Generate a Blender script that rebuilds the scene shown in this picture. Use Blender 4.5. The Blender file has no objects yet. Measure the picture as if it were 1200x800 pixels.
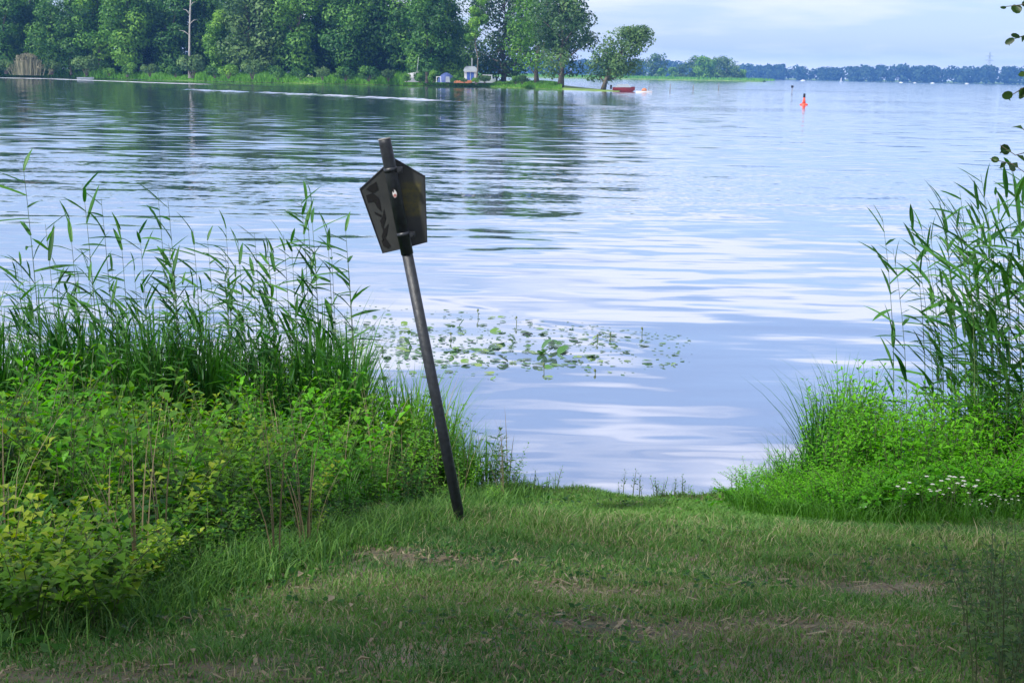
import bpy, math, random
import numpy as np
from mathutils import Vector, Matrix

# ------------------------------------------------------------------ camera
sc = bpy.context.scene
R = math.radians
CAM_H, LENS = 3.0, 50.0
FPX = 1200 * LENS / 36.0
PITCH, ROLL = R(10.7), R(1.1)
CAM = Vector((0, 0, CAM_H))
_f = Vector((0, math.cos(PITCH), -math.sin(PITCH)))
_r0 = Vector((1, 0, 0)); _u0 = _r0.cross(_f)
_r = (_r0 * math.cos(ROLL) + _u0 * math.sin(ROLL)).normalized()
_u = _r.cross(_f).normalized()
cam = bpy.data.cameras.new('camera'); cam.lens = LENS; cam.sensor_width = 36
cam.clip_start = 0.05; cam.clip_end = 30000
cob = bpy.data.objects.new('camera', cam); sc.collection.objects.link(cob)
cob.matrix_world = Matrix(((_r.x, _u.x, -_f.x, 0), (_r.y, _u.y, -_f.y, 0), (_r.z, _u.z, -_f.z, CAM_H), (0, 0, 0, 1)))
sc.camera = cob

# ------------------------------------------------------------------ sky, sun, exposure
SUN_EL, SUN_AZ = R(49), R(232)      # azimuth clockwise from +Y: the sun stands behind the camera, well to the left
w = bpy.data.worlds.new('World'); sc.world = w; w.use_nodes = True
wt = w.node_tree; wt.nodes.clear()
def N(t, kind, **kw):
    n = t.nodes.new(kind)
    for k, v in kw.items():
        if k in n.inputs: n.inputs[k].default_value = v
        else: setattr(n, k, v)
    return n
L = lambda t, a, b: t.links.new(a, b)
sky = N(wt, 'ShaderNodeTexSky', sky_type='NISHITA', sun_disc=False, sun_elevation=SUN_EL, sun_rotation=SUN_AZ,
        air_density=1.0, dust_density=0.6, ozone_density=4.0, altitude=0)
tc = N(wt, 'ShaderNodeTexCoord')
mp = N(wt, 'ShaderNodeMapping'); mp.inputs['Scale'].default_value = (1.3, 1.3, 8.5); mp.inputs['Location'].default_value = (0.35, 0.2, 0.4)
L(wt, tc.outputs['Generated'], mp.inputs['Vector'])
cn = N(wt, 'ShaderNodeTexNoise', Scale=2.6, Detail=7.0, Roughness=0.52); L(wt, mp.outputs[0], cn.inputs['Vector'])
cr = N(wt, 'ShaderNodeValToRGB'); L(wt, cn.outputs['Fac'], cr.inputs['Fac'])
cr.color_ramp.elements[0].position = 0.44; cr.color_ramp.elements[0].color = (0.20, 0.20, 0.20, 1)
cr.color_ramp.elements[1].position = 0.58; cr.color_ramp.elements[1].color = (0.9, 0.9, 0.9, 1)
hs = N(wt, 'ShaderNodeMix', data_type='RGBA', blend_type='MULTIPLY'); hs.inputs['Factor'].default_value = 1
L(wt, sky.outputs[0], hs.inputs['A']); hs.inputs['B'].default_value = (0.84, 0.90, 1.08, 1)
mixc = N(wt, 'ShaderNodeMix', data_type='RGBA'); L(wt, cr.outputs[0], mixc.inputs['Factor'])
L(wt, hs.outputs['Result'], mixc.inputs['A']); mixc.inputs['B'].default_value = (7.9, 7.9, 8.9, 1)
bg = N(wt, 'ShaderNodeBackground', Strength=0.072); L(wt, mixc.outputs['Result'], bg.inputs['Color'])
wo = N(wt, 'ShaderNodeOutputWorld'); L(wt, bg.outputs[0], wo.inputs['Surface'])

sl = bpy.data.lights.new('sun', 'SUN'); sl.energy = 3.8; sl.angle = R(4); sl.color = (1, 0.965, 0.90)
so = bpy.data.objects.new('sun', sl); sc.collection.objects.link(so)
sd = Vector((math.sin(SUN_AZ) * math.cos(SUN_EL), math.cos(SUN_AZ) * math.cos(SUN_EL), math.sin(SUN_EL)))
so.rotation_euler = sd.to_track_quat('Z', 'Y').to_euler(); so.location = sd * 60

vs = sc.view_settings; vs.view_transform = 'Standard'; vs.look = 'None'; vs.exposure = 0.95; vs.gamma = 1.0
sc.cycles.use_denoising = True
sc.cycles.max_bounces = 6; sc.cycles.diffuse_bounces = 3; sc.cycles.glossy_bounces = 3
sc.cycles.transmission_bounces = 3; sc.cycles.volume_bounces = 1; sc.cycles.transparent_max_bounces = 6
sc.cycles.volume_max_steps = 64

# ------------------------------------------------------------------ helpers
C = sc.collection
def ray(px, py):
    return (_f + _r * ((px - 600) / FPX) - _u * ((py - 400) / FPX)).normalized()
def on_z(px, py, z=0.0):
    d = ray(px, py); return CAM + d * ((z - CAM_H) / d.z)
def at_y(px, py, y):
    d = ray(px, py); return CAM + d * (y / d.y)
def smooth(a, b, x):
    t = np.clip((x - a) / (b - a), 0, 1); return t * t * (3 - 2 * t)
def vnoise(x, y, seed=0):            # cheap smooth 2-D noise in -1..1
    s = seed * 7.13
    return (np.sin(x * 1.0 + 1.7 * np.sin(y * 0.83 + s) + s) + np.sin(y * 1.13 + 1.3 * np.sin(x * 0.71 - s) + 2 * s)
            + 0.5 * np.sin(x * 2.3 + y * 1.9 + s)) / 2.5
def shore_y(x):
    left = 1.15 * smooth(-0.05, -1.1, x); right = 1.25 * smooth(1.75, 2.9, x)
    return 9.83 + left + right + 0.07 * np.sin(x * 5.1) + 0.05 * np.sin(x * 11.7 + 1)
def ground_z(x, y):
    x = np.asarray(x, float); y = np.asarray(y, float)
    sy = shore_y(x)
    slope = 0.2 * (7.97 - y) + 0.4
    flat = 1.42 + 0.02 * np.sin(x * 0.4)
    z = np.minimum(slope, flat) - 0.08 * np.exp(-((slope - flat) / 0.25) ** 2)
    z = np.maximum(z, 0.05)
    z = z + 0.03 * vnoise(x * 1.7, y * 1.9, 3) + 0.012 * vnoise(x * 6, y * 6.5, 5)
    z = np.maximum(z, 0.035)
    drop = smooth(0.0, 0.28, y - sy)
    deep = np.clip((y - sy) * 0.3, 0, 1.2)
    return z * (1 - drop) + drop * (-0.12 - deep)
def on_ground(px, py):
    p = on_z(px, py, 0.5)
    for _ in range(14): p = on_z(px, py, float(ground_z(p.x, p.y)))
    return p

def mesh_np(name, V, F, tint=None, smooth_=False):
    """V (n,3), F (m,k) faces of one size"""
    V = np.asarray(V, np.float32); F = np.asarray(F, np.int32)
    me = bpy.data.meshes.new(name)
    me.vertices.add(len(V)); me.vertices.foreach_set('co', V.ravel())
    k = F.shape[1]
    me.loops.add(F.size); me.loops.foreach_set('vertex_index', F.ravel())
    me.polygons.add(len(F)); me.polygons.foreach_set('loop_start', np.arange(0, F.size, k, dtype=np.int32))
    me.update(calc_edges=True); me.validate()
    if tint is not None:
        a = me.attributes.new('tint', 'FLOAT', 'POINT'); a.data.foreach_set('value', np.asarray(tint, np.float32))
    if smooth_: me.polygons.foreach_set('use_smooth', np.ones(len(F), bool))
    return me
class MB:
    """collects pieces of one mesh"""
    def __init__(s): s.v = []; s.f = []; s.n = 0
    def add(s, vs_, fs):
        s.v += [tuple(v) for v in vs_]; s.f += [tuple(i + s.n for i in f) for f in fs]; s.n += len(vs_)
    def box(s, c, d, rot=None):
        x, y, z = [q / 2 for q in d]; c = Vector(c)
        vs_ = [Vector((a * x, b * y, e * z)) for a in (-1, 1) for b in (-1, 1) for e in (-1, 1)]
        if rot is not None: vs_ = [rot @ v for v in vs_]
        s.add([v + c for v in vs_], [(0, 1, 3, 2), (4, 6, 7, 5), (0, 4, 5, 1), (2, 3, 7, 6), (0, 2, 6, 4), (1, 5, 7, 3)])
    def tube(s, pts, rad, n=8, caps=True):
        pts = [Vector(p) for p in pts]; m = len(pts); ring = []
        for i, p in enumerate(pts):
            t = (pts[min(i + 1, m - 1)] - pts[max(i - 1, 0)]).normalized()
            a = t.cross(Vector((0, 1, 0.13))); a = a.normalized() if a.length > 1e-4 else Vector((1, 0, 0))
            b = t.cross(a); r = rad[i] if hasattr(rad, '__len__') else rad
            ring += [p + (a * math.cos(2 * math.pi * k / n) + b * math.sin(2 * math.pi * k / n)) * r for k in range(n)]
        fs = [(i * n + k, i * n + (k + 1) % n, (i + 1) * n + (k + 1) % n, (i + 1) * n + k) for i in range(m - 1) for k in range(n)]
        if caps: fs += [tuple(range(n))[::-1], tuple((m - 1) * n + k for k in range(n))]
        s.add(ring, fs)
    def lathe(s, prof, n=16, c=(0, 0, 0)):
        m = len(prof); c = Vector(c)
        vs_ = [c + Vector((r * math.cos(2 * math.pi * k / n), r * math.sin(2 * math.pi * k / n), z)) for r, z in prof for k in range(n)]
        fs = [(i * n + k, i * n + (k + 1) % n, (i + 1) * n + (k + 1) % n, (i + 1) * n + k) for i in range(m - 1) for k in range(n)]
        fs += [tuple(range(n))[::-1], tuple((m - 1) * n + k for k in range(n))]
        s.add(vs_, fs)
    def mesh(s, name, smooth_=False):
        me = bpy.data.meshes.new(name); me.from_pydata(s.v, [], s.f); me.update()
        if smooth_: me.polygons.foreach_set('use_smooth', np.ones(len(me.polygons), bool))
        return me
def obj(name, me, mat=None, parent=None, loc=None):
    o = bpy.data.objects.new(name, me); C.objects.link(o)
    if mat is not None and me is not None and not me.materials: me.materials.append(mat)
    if parent is not None: o.parent = parent
    if loc is not None: o.location = loc
    return o
def tag(o, label, cat, group=None):
    o['label'] = label; o['category'] = cat
    if group: o['group'] = group
    return o
def thing(name, label, cat, loc=(0, 0, 0), rz=0, s=1.0, group=None):
    o = bpy.data.objects.new(name, None); C.objects.link(o); o.empty_display_size = 0.1
    o.location = loc; o.rotation_euler = (0, 0, rz); o.scale = (s, s, s) if not hasattr(s, '__len__') else s
    return tag(o, label, cat, group)
def struct(name, me, mat): o = obj(name, me, mat); o['kind'] = 'structure'; return o
def stuff(name, me, mat, label, cat, parent=None):
    o = obj(name, me, mat, parent); o['kind'] = 'stuff'
    if parent is None: o['label'] = label; o['category'] = cat
    return o
used = set()
def place(proto, loc, rz=0, s=1.0, label=None, group=None, cat=None, tilt=(0, 0)):
    """first use moves the prototype itself, later uses copy it with its parts and sub-parts"""
    if proto.name in used:
        r = proto.copy(); C.objects.link(r)
        for ch in proto.children:
            c = ch.copy(); C.objects.link(c); c.parent = r
            for g in ch.children:
                d = g.copy(); C.objects.link(d); d.parent = c
    else:
        r = proto; used.add(proto.name)
    r.location = loc; r.rotation_euler = (tilt[0], tilt[1], rz); r.scale = (s, s, s) if not hasattr(s, '__len__') else s
    if label: r['label'] = label
    if group: r['group'] = group
    if cat: r['category'] = cat
    return r

# ------------------------------------------------------------------ materials
def new_mat(name):
    m = bpy.data.materials.new(name); m.use_nodes = True; t = m.node_tree; t.nodes.clear()
    return m, t, N(t, 'ShaderNodeOutputMaterial')
def leaf_mat(name, cols, trans=0.35, rough=0.5, spread=0.25, spec=0.25):
    """cols: dark..light ramp over a per-leaf tint; each plant shifted a little"""
    m, t, out = new_mat(name)
    at = N(t, 'ShaderNodeAttribute', attribute_name='tint'); oi = N(t, 'ShaderNodeObjectInfo')
    a = N(t, 'ShaderNodeMath', operation='MULTIPLY_ADD'); L(t, oi.outputs['Random'], a.inputs[0]); a.inputs[1].default_value = spread
    s = N(t, 'ShaderNodeMath', operation='SUBTRACT'); L(t, at.outputs['Fac'], s.inputs[0]); s.inputs[1].default_value = spread / 2
    L(t, s.outputs[0], a.inputs[2])
    r = N(t, 'ShaderNodeValToRGB'); L(t, a.outputs[0], r.inputs['Fac'])
    el = r.color_ramp.elements
    while len(el) < len(cols): el.new(0.5)
    for i, c in enumerate(cols): el[i].position = i / (len(cols) - 1); el[i].color = (*c, 1)
    p = N(t, 'ShaderNodeBsdfPrincipled', Roughness=rough); p.inputs['Specular IOR Level'].default_value = spec
    L(t, r.outputs[0], p.inputs['Base Color'])
    tr = N(t, 'ShaderNodeBsdfTranslucent')
    hv = N(t, 'ShaderNodeHueSaturation', Saturation=1.15, Value=1.25); L(t, r.outputs[0], hv.inputs['Color']); L(t, hv.outputs[0], tr.inputs['Color'])
    mx = N(t, 'ShaderNodeMixShader'); mx.inputs[0].default_value = trans
    L(t, p.outputs[0], mx.inputs[1]); L(t, tr.outputs[0], mx.inputs[2]); L(t, mx.outputs[0], out.inputs[0])
    return m
def plain_mat(name, col, rough=0.6, metal=0.0, var=0.25, scale=8.0, spec=0.4, bump=0.0, col2=None):
    m, t, out = new_mat(name)
    tcn = N(t, 'ShaderNodeTexCoord'); n = N(t, 'ShaderNodeTexNoise', Scale=scale, Detail=5.0, Roughness=0.6); L(t, tcn.outputs['Object'], n.inputs['Vector'])
    r = N(t, 'ShaderNodeValToRGB'); L(t, n.outputs['Fac'], r.inputs['Fac'])
    r.color_ramp.elements[0].position = 0.3; r.color_ramp.elements[1].position = 0.7
    c2 = col2 or [min(1, c * (1 + var)) for c in col]
    r.color_ramp.elements[0].color = (*[c * (1 - var) for c in col], 1); r.color_ramp.elements[1].color = (*c2, 1)
    p = N(t, 'ShaderNodeBsdfPrincipled', Roughness=rough, Metallic=metal); p.inputs['Specular IOR Level'].default_value = spec
    L(t, r.outputs[0], p.inputs['Base Color'])
    if bump:
        b = N(t, 'ShaderNodeBump', Strength=bump, Distance=0.02); L(t, n.outputs['Fac'], b.inputs['Height']); L(t, b.outputs[0], p.inputs['Normal'])
    L(t, p.outputs[0], out.inputs[0]); return m

M = {}
M['grass'] = leaf_mat('grass', [(0.030, 0.095, 0.026), (0.070, 0.180, 0.042), (0.13, 0.28, 0.05), (0.25, 0.28, 0.12), (0.40, 0.35, 0.22)], 0.3, 0.55, 0.0)
M['bank_grass'] = leaf_mat('bank_grass', [(0.020, 0.085, 0.014), (0.065, 0.20, 0.022), (0.14, 0.33, 0.035)], 0.4, 0.5, 0.2)
M['reed'] = leaf_mat('reed', [(0.012, 0.060, 0.016), (0.032, 0.125, 0.022), (0.075, 0.21, 0.035)], 0.35, 0.45, 0.6)
M['reed_stem'] = leaf_mat('reed_stem', [(0.06, 0.12, 0.035), (0.12, 0.17, 0.06)], 0.1, 0.5, 0.5)
M['herb'] = leaf_mat('herb', [(0.010, 0.048, 0.010), (0.026, 0.11, 0.013), (0.065, 0.22, 0.018), (0.16, 0.38, 0.028)], 0.4, 0.45, 0.75)
M['bright_herb'] = leaf_mat('bright_herb', [(0.03, 0.16, 0.008), (0.09, 0.34, 0.012), (0.18, 0.50, 0.022)], 0.42, 0.45, 0.3)
M['bramble'] = leaf_mat('bramble', [(0.018, 0.07, 0.010), (0.05, 0.15, 0.014), (0.12, 0.28, 0.02), (0.31, 0.40, 0.04)], 0.4, 0.5, 0.35)
M['dry'] = leaf_mat('dry', [(0.10, 0.08, 0.045), (0.21, 0.17, 0.10), (0.36, 0.31, 0.20)], 0.2, 0.7, 0.3)
M['stem'] = plain_mat('stem', (0.08, 0.11, 0.04), 0.7)
M['tree_leaf'] = leaf_mat('tree_leaf', [(0.012, 0.050, 0.018), (0.038, 0.12, 0.022), (0.12, 0.26, 0.03)], 0.3, 0.55, 0.35)
M['tree_light'] = leaf_mat('tree_light', [(0.030, 0.10, 0.018), (0.085, 0.21, 0.025), (0.20, 0.37, 0.035)], 0.32, 0.55, 0.3)
M['tree_grey'] = leaf_mat('tree_grey', [(0.020, 0.058, 0.024), (0.055, 0.12, 0.038), (0.13, 0.22, 0.06)], 0.3, 0.55, 0.3)
M['alder'] = leaf_mat('alder', [(0.015, 0.04, 0.012), (0.035, 0.08, 0.02), (0.06, 0.12, 0.03)], 0.3, 0.4, 0.2)
M['bark'] = plain_mat('bark', (0.10, 0.085, 0.065), 0.9, var=0.45, scale=3, bump=0.6)
M['pale_bark'] = plain_mat('pale_bark', (0.27, 0.255, 0.23), 0.8, var=0.3, scale=1.5)
M['dark_metal'] = plain_mat('dark_metal', (0.022, 0.026, 0.033), 0.42, 0.0, var=0.35, scale=22, spec=0.5, bump=0.15)
M['pole_coat'] = plain_mat('pole_coat', (0.020, 0.024, 0.031), 0.5, 0.0, var=0.45, scale=30, spec=0.5, bump=0.25)
M['steel_cut'] = plain_mat('steel_cut', (0.35, 0.33, 0.30), 0.5, 0.3)
M['black_paint'] = plain_mat('black_paint', (0.003, 0.003, 0.004), 0.7)
M['white'] = plain_mat('white', (0.78, 0.79, 0.80), 0.4, var=0.05, scale=2)
M['weathered_white'] = plain_mat('weathered_white', (0.36, 0.37, 0.37), 0.6, var=0.25, scale=1.2)
M['grey_reed'] = leaf_mat('grey_reed', [(0.07, 0.08, 0.045), (0.15, 0.15, 0.09), (0.25, 0.23, 0.15)], 0.2, 0.7, 0.3)
M['sticker_white'] = plain_mat('sticker_white', (0.72, 0.68, 0.67), 0.4, var=0.1, scale=40)
M['sticker_red'] = plain_mat('sticker_red', (0.42, 0.16, 0.14), 0.5)
M['red'] = plain_mat('red', (0.20, 0.018, 0.018), 0.4, var=0.2, scale=3)
M['buoy_red'] = plain_mat('buoy_red', (0.62, 0.07, 0.035), 0.4, var=0.15, scale=3)
M['orange'] = plain_mat('orange', (0.42, 0.15, 0.06), 0.4, var=0.15, scale=2)
M['navy'] = plain_mat('navy', (0.035, 0.06, 0.17), 0.7, var=0.2, scale=2)
M['blue_door'] = plain_mat('blue_door', (0.03, 0.07, 0.24), 0.4, var=0.1)
M['grey_roof'] = plain_mat('grey_roof', (0.20, 0.23, 0.26), 0.6, var=0.15, scale=2)
M['window_glass'] = plain_mat('window_glass', (0.02, 0.025, 0.03), 0.08, var=0.1, spec=0.6)
M['grey_steel'] = plain_mat('grey_steel', (0.30, 0.32, 0.34), 0.5, 0.4, var=0.1)
M['wood'] = plain_mat('wood', (0.16, 0.12, 0.08), 0.8, var=0.3)
M['far_wood'] = leaf_mat('far_wood', [(0.008, 0.022, 0.012), (0.018, 0.045, 0.020), (0.032, 0.07, 0.028)], 0.2, 0.7, 0.0)
M['land'] = plain_mat('land', (0.09, 0.19, 0.03), 0.9, var=0.4, scale=0.15, col2=(0.19, 0.29, 0.06))
M['pad'] = leaf_mat('pad', [(0.07, 0.12, 0.07), (0.045, 0.13, 0.03), (0.08, 0.20, 0.04), (0.17, 0.26, 0.06)], 0.15, 0.25, 0.5, 0.5)
M['petal'] = plain_mat('petal', (0.62, 0.63, 0.56), 0.7, var=0.06, scale=60)

# sign plate: dark paint with a worn yellow print on the right half of its back
def sign_material():
    m, t, out = new_mat('sign_plate')
    tcn = N(t, 'ShaderNodeTexCoord')
    n = N(t, 'ShaderNodeTexNoise', Scale=9.0, Detail=6.0, Roughness=0.6); L(t, tcn.outputs['Object'], n.inputs['Vector'])
    base = N(t, 'ShaderNodeValToRGB'); L(t, n.outputs['Fac'], base.inputs['Fac'])
    base.color_ramp.elements[0].position = 0.3; base.color_ramp.elements[0].color = (0.026, 0.029, 0.030, 1)
    base.color_ramp.elements[1].position = 0.75; base.color_ramp.elements[1].color = (0.052, 0.055, 0.052, 1)
    sep = N(t, 'ShaderNodeSeparateXYZ'); L(t, tcn.outputs['Object'], sep.inputs[0])
    def band(o, c, h, soft):
        d = N(t, 'ShaderNodeMath', operation='SUBTRACT'); L(t, o, d.inputs[0]); d.inputs[1].default_value = c
        a = N(t, 'ShaderNodeMath', operation='ABSOLUTE'); L(t, d.outputs[0], a.inputs[0])
        r = N(t, 'ShaderNodeMapRange', interpolation_type='SMOOTHSTEP'); L(t, a.outputs[0], r.inputs[0])
        r.inputs[1].default_value = h - soft; r.inputs[2].default_value = h + soft; r.inputs[3].default_value = 1; r.inputs[4].default_value = 0
        return r.outputs[0]
    bx = band(sep.outputs['X'], 0.095, 0.052, 0.012); bz = band(sep.outputs['Z'], 0.035, 0.095, 0.015)
    mul = N(t, 'ShaderNodeMath', operation='MULTIPLY'); L(t, bx, mul.inputs[0]); L(t, bz, mul.inputs[1])
    n2 = N(t, 'ShaderNodeTexNoise', Scale=34.0, Detail=4.0); L(t, tcn.outputs['Object'], n2.inputs['Vector'])
    wv = N(t, 'ShaderNodeTexNoise', Scale=22.0, Detail=5.0, Roughness=.7); mq = N(t, 'ShaderNodeMapping'); mq.inputs['Scale'].default_value = (.6, 1, 1.5); L(t, tcn.outputs['Object'], mq.inputs['Vector']); L(t, mq.outputs[0], wv.inputs['Vector'])
    k = N(t, 'ShaderNodeMath', operation='MULTIPLY'); L(t, n2.outputs['Fac'], k.inputs[0]); L(t, wv.outputs['Fac'], k.inputs[1])
    k2 = N(t, 'ShaderNodeMath', operation='MULTIPLY_ADD'); L(t, k.outputs[0], k2.inputs[0]); k2.inputs[1].default_value = 3.2; k2.inputs[2].default_value = -0.25
    k3 = N(t, 'ShaderNodeMath', operation='MULTIPLY'); L(t, k2.outputs[0], k3.inputs[0]); L(t, mul.outputs[0], k3.inputs[1]); k3.use_clamp = True
    mx = N(t, 'ShaderNodeMix', data_type='RGBA'); L(t, k3.outputs[0], mx.inputs['Factor']); L(t, base.outputs[0], mx.inputs['A']); mx.inputs['B'].default_value = (0.11, 0.095, 0.02, 1)
    p = N(t, 'ShaderNodeBsdfPrincipled', Roughness=0.5); L(t, mx.outputs['Result'], p.inputs['Base Color'])
    L(t, p.outputs[0], out.inputs[0]); return m
M['sign'] = sign_material()

# near ground: soil with mossy and strawy patches
def ground_material():
    m, t, out = new_mat('bank_soil')
    tcn = N(t, 'ShaderNodeTexCoord')
    n = N(t, 'ShaderNodeTexNoise', Scale=1.6, Detail=8.0, Roughness=0.65); L(t, tcn.outputs['Object'], n.inputs['Vector'])
    r = N(t, 'ShaderNodeValToRGB'); L(t, n.outputs['Fac'], r.inputs['Fac'])
    e = r.color_ramp.elements; e[0].position = 0.3; e[0].color = (0.05, 0.065, 0.028, 1); e[1].position = 0.72; e[1].color = (0.30, 0.25, 0.18, 1)
    x = e.new(0.5); x.color = (0.13, 0.115, 0.07, 1)
    n2 = N(t, 'ShaderNodeTexNoise', Scale=45.0, Detail=4.0); L(t, tcn.outputs['Object'], n2.inputs['Vector'])
    mx = N(t, 'ShaderNodeMix', data_type='RGBA', blend_type='OVERLAY'); mx.inputs['Factor'].default_value = 0.6
    L(t, r.outputs[0], mx.inputs['A']); L(t, n2.outputs['Color'], mx.inputs['B'])
    b = N(t, 'ShaderNodeBump', Strength=0.8, Distance=0.02); L(t, n2.outputs['Fac'], b.inputs['Height'])
    p = N(t, 'ShaderNodeBsdfPrincipled', Roughness=0.95); L(t, mx.outputs['Result'], p.inputs['Base Color']); L(t, b.outputs[0], p.inputs['Normal'])
    L(t, p.outputs[0], out.inputs[0]); return m
M['ground'] = ground_material()

# water: mirror-like at grazing view over turbid blue-grey water, ripples as a tilted normal
def water_material():
    m, t, out = new_mat('lake_water')
    g = N(t, 'ShaderNodeNewGeometry'); P = g.outputs['Position']
    def slope(sx, sy, scale, detail, off):
        mp_ = N(t, 'ShaderNodeMapping'); mp_.inputs['Scale'].default_value = (sx, sy, 1); mp_.inputs['Location'].default_value = (off, off * 1.7, 0)
        L(t, P, mp_.inputs['Vector'])
        n = N(t, 'ShaderNodeTexNoise', noise_dimensions='2D', Scale=scale, Detail=detail, Roughness=0.5); L(t, mp_.outputs[0], n.inputs['Vector'])
        s = N(t, 'ShaderNodeVectorMath', operation='SUBTRACT'); L(t, n.outputs['Color'], s.inputs[0]); s.inputs[1].default_value = (0.5, 0.5, 0.5)
        return s.outputs[0]
    def scaled(v, f):
        s = N(t, 'ShaderNodeVectorMath', operation='SCALE'); L(t, v, s.inputs[0])
        if isinstance(f, float): s.inputs['Scale'].default_value = f
        else: L(t, f, s.inputs['Scale'])
        return s.outputs[0]
    def vadd(a, b):
        s = N(t, 'ShaderNodeVectorMath', operation='ADD'); L(t, a, s.inputs[0]); L(t, b, s.inputs[1]); return s.outputs[0]
    # where the breeze ruffles the lake (long streaks) and where it lies calm
    mpg = N(t, 'ShaderNodeMapping'); mpg.inputs['Scale'].default_value = (0.006, 0.022, 1); mpg.inputs['Location'].default_value = (3.1, 0.7, 0); L(t, P, mpg.inputs['Vector'])
    gust = N(t, 'ShaderNodeTexNoise', noise_dimensions='2D', Scale=1.0, Detail=3.0); L(t, mpg.outputs[0], gust.inputs['Vector'])
    gr = N(t, 'ShaderNodeMapRange', interpolation_type='SMOOTHSTEP'); L(t, gust.outputs['Fac'], gr.inputs[0])
    gr.inputs[1].default_value = 0.52; gr.inputs[2].default_value = 0.68; gr.inputs[3].default_value = 0.0; gr.inputs[4].default_value = 0.10
    sepP = N(t, 'ShaderNodeSeparateXYZ'); L(t, P, sepP.inputs[0])
    near = N(t, 'ShaderNodeMapRange', interpolation_type='SMOOTHSTEP'); L(t, sepP.outputs['Y'], near.inputs[0])
    near.inputs[1].default_value = 12; near.inputs[2].default_value = 45; near.inputs[3].default_value = 0.055; near.inputs[4].default_value = 0.10
    far = N(t, 'ShaderNodeMapRange', interpolation_type='SMOOTHSTEP'); L(t, sepP.outputs['Y'], far.inputs[0])
    far.inputs[1].default_value = 70; far.inputs[2].default_value = 150; far.inputs[3].default_value = 1.0; far.inputs[4].default_value = 0.35
    amp = N(t, 'ShaderNodeMath', operation='MULTIPLY'); L(t, near.outputs[0], amp.inputs[0]); L(t, far.outputs[0], amp.inputs[1])
    n2 = N(t, 'ShaderNodeMapRange', interpolation_type='SMOOTHSTEP'); L(t, sepP.outputs['Y'], n2.inputs[0])
    n2.inputs[1].default_value = 14; n2.inputs[2].default_value = 40; n2.inputs[3].default_value = 0.05; n2.inputs[4].default_value = 0.095
    s1 = scaled(slope(0.30, 1.0, 0.75, 1.0, 1.3), amp.outputs[0])
    s2 = scaled(slope(0.28, 1.0, 2.0, 2.0, 4.7), n2.outputs[0])
    gsum = gr.outputs[0]
    for gp, hx, hy in ((on_z(880, 128.5), 20, 5.5), (on_z(850, 105), 32, 16), (on_z(1010, 119), 10, 6), (on_z(700, 127), 12, 4)):
        e = []
        for c_, h_, o_ in ((gp.x, hx, 'X'), (gp.y, hy, 'Y')):
            a = N(t, 'ShaderNodeMath', operation='SUBTRACT'); L(t, sepP.outputs[o_], a.inputs[0]); a.inputs[1].default_value = c_
            b = N(t, 'ShaderNodeMath', operation='DIVIDE'); L(t, a.outputs[0], b.inputs[0]); b.inputs[1].default_value = h_
            c2 = N(t, 'ShaderNodeMath', operation='MULTIPLY'); L(t, b.outputs[0], c2.inputs[0]); L(t, b.outputs[0], c2.inputs[1]); e.append(c2.outputs[0])
        a = N(t, 'ShaderNodeMath', operation='ADD'); L(t, e[0], a.inputs[0]); L(t, e[1], a.inputs[1])
        b = N(t, 'ShaderNodeMath', operation='MULTIPLY'); L(t, a.outputs[0], b.inputs[0]); b.inputs[1].default_value = -1
        x_ = N(t, 'ShaderNodeMath', operation='EXPONENT'); L(t, b.outputs[0], x_.inputs[0])
        y_ = N(t, 'ShaderNodeMath', operation='MULTIPLY_ADD'); L(t, x_.outputs[0], y_.inputs[0]); y_.inputs[1].default_value = 0.5; L(t, gsum, y_.inputs[2]); gsum = y_.outputs[0]
    s3 = scaled(slope(0.5, 1.0, 7.0, 2.0, 9.1), gsum)
    sm = vadd(vadd(s1, s2), s3)
    for A, B, wd, am in ((on_z(440, 338), on_z(770, 400), 0.12, 0.022), (on_z(600, 372), on_z(830, 428), 0.10, 0.018)):
        d = (B - A); d.normalize(); nrm = Vector((-d.y, d.x, 0)); nrm = nrm if nrm.y > 0 else -nrm
        def dotc(v, c):
            a = N(t, 'ShaderNodeVectorMath', operation='SUBTRACT'); L(t, P, a.inputs[0]); a.inputs[1].default_value = c
            b = N(t, 'ShaderNodeVectorMath', operation='DOT_PRODUCT'); L(t, a.outputs[0], b.inputs[0]); b.inputs[1].default_value = v; return b.outputs['Value']
        def mth(op, a, b=None):
            n_ = N(t, 'ShaderNodeMath', operation=op)
            for i_, q in enumerate((a, b)):
                if q is None: continue
                if isinstance(q, (int, float)): n_.inputs[i_].default_value = q
                else: L(t, q, n_.inputs[i_])
            return n_.outputs[0]
        sd_ = dotc(nrm, A); al = dotc(d, A)
        pulse = mth('EXPONENT', mth('MULTIPLY', mth('POWER', mth('ABSOLUTE', mth('DIVIDE', sd_, wd)), 2.0), -1.0))
        lenw = mth('EXPONENT', mth('MULTIPLY', mth('POWER', mth('ABSOLUTE', mth('DIVIDE', mth('SUBTRACT', al, (B - A).length * .5), (B - A).length * .42)), 4.0), -1.0))
        vsc = N(t, 'ShaderNodeVectorMath', operation='SCALE'); vsc.inputs[0].default_value = (-nrm.x, -nrm.y, 0); L(t, mth('MULTIPLY', mth('MULTIPLY', pulse, lenw), am), vsc.inputs['Scale'])
        sm = vadd(sm, vsc.outputs[0])
    comb = N(t, 'ShaderNodeVectorMath', operation='MULTIPLY'); L(t, sm, comb.inputs[0]); comb.inputs[1].default_value = (0.6, 1, 0)
    bias = N(t, 'ShaderNodeMapRange', interpolation_type='SMOOTHSTEP'); L(t, sepP.outputs['Y'], bias.inputs[0])   # facets leaning to the viewer are the ones seen
    bias.inputs[1].default_value = 20; bias.inputs[2].default_value = 60; bias.inputs[3].default_value = 0.0; bias.inputs[4].default_value = -0.010
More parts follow.
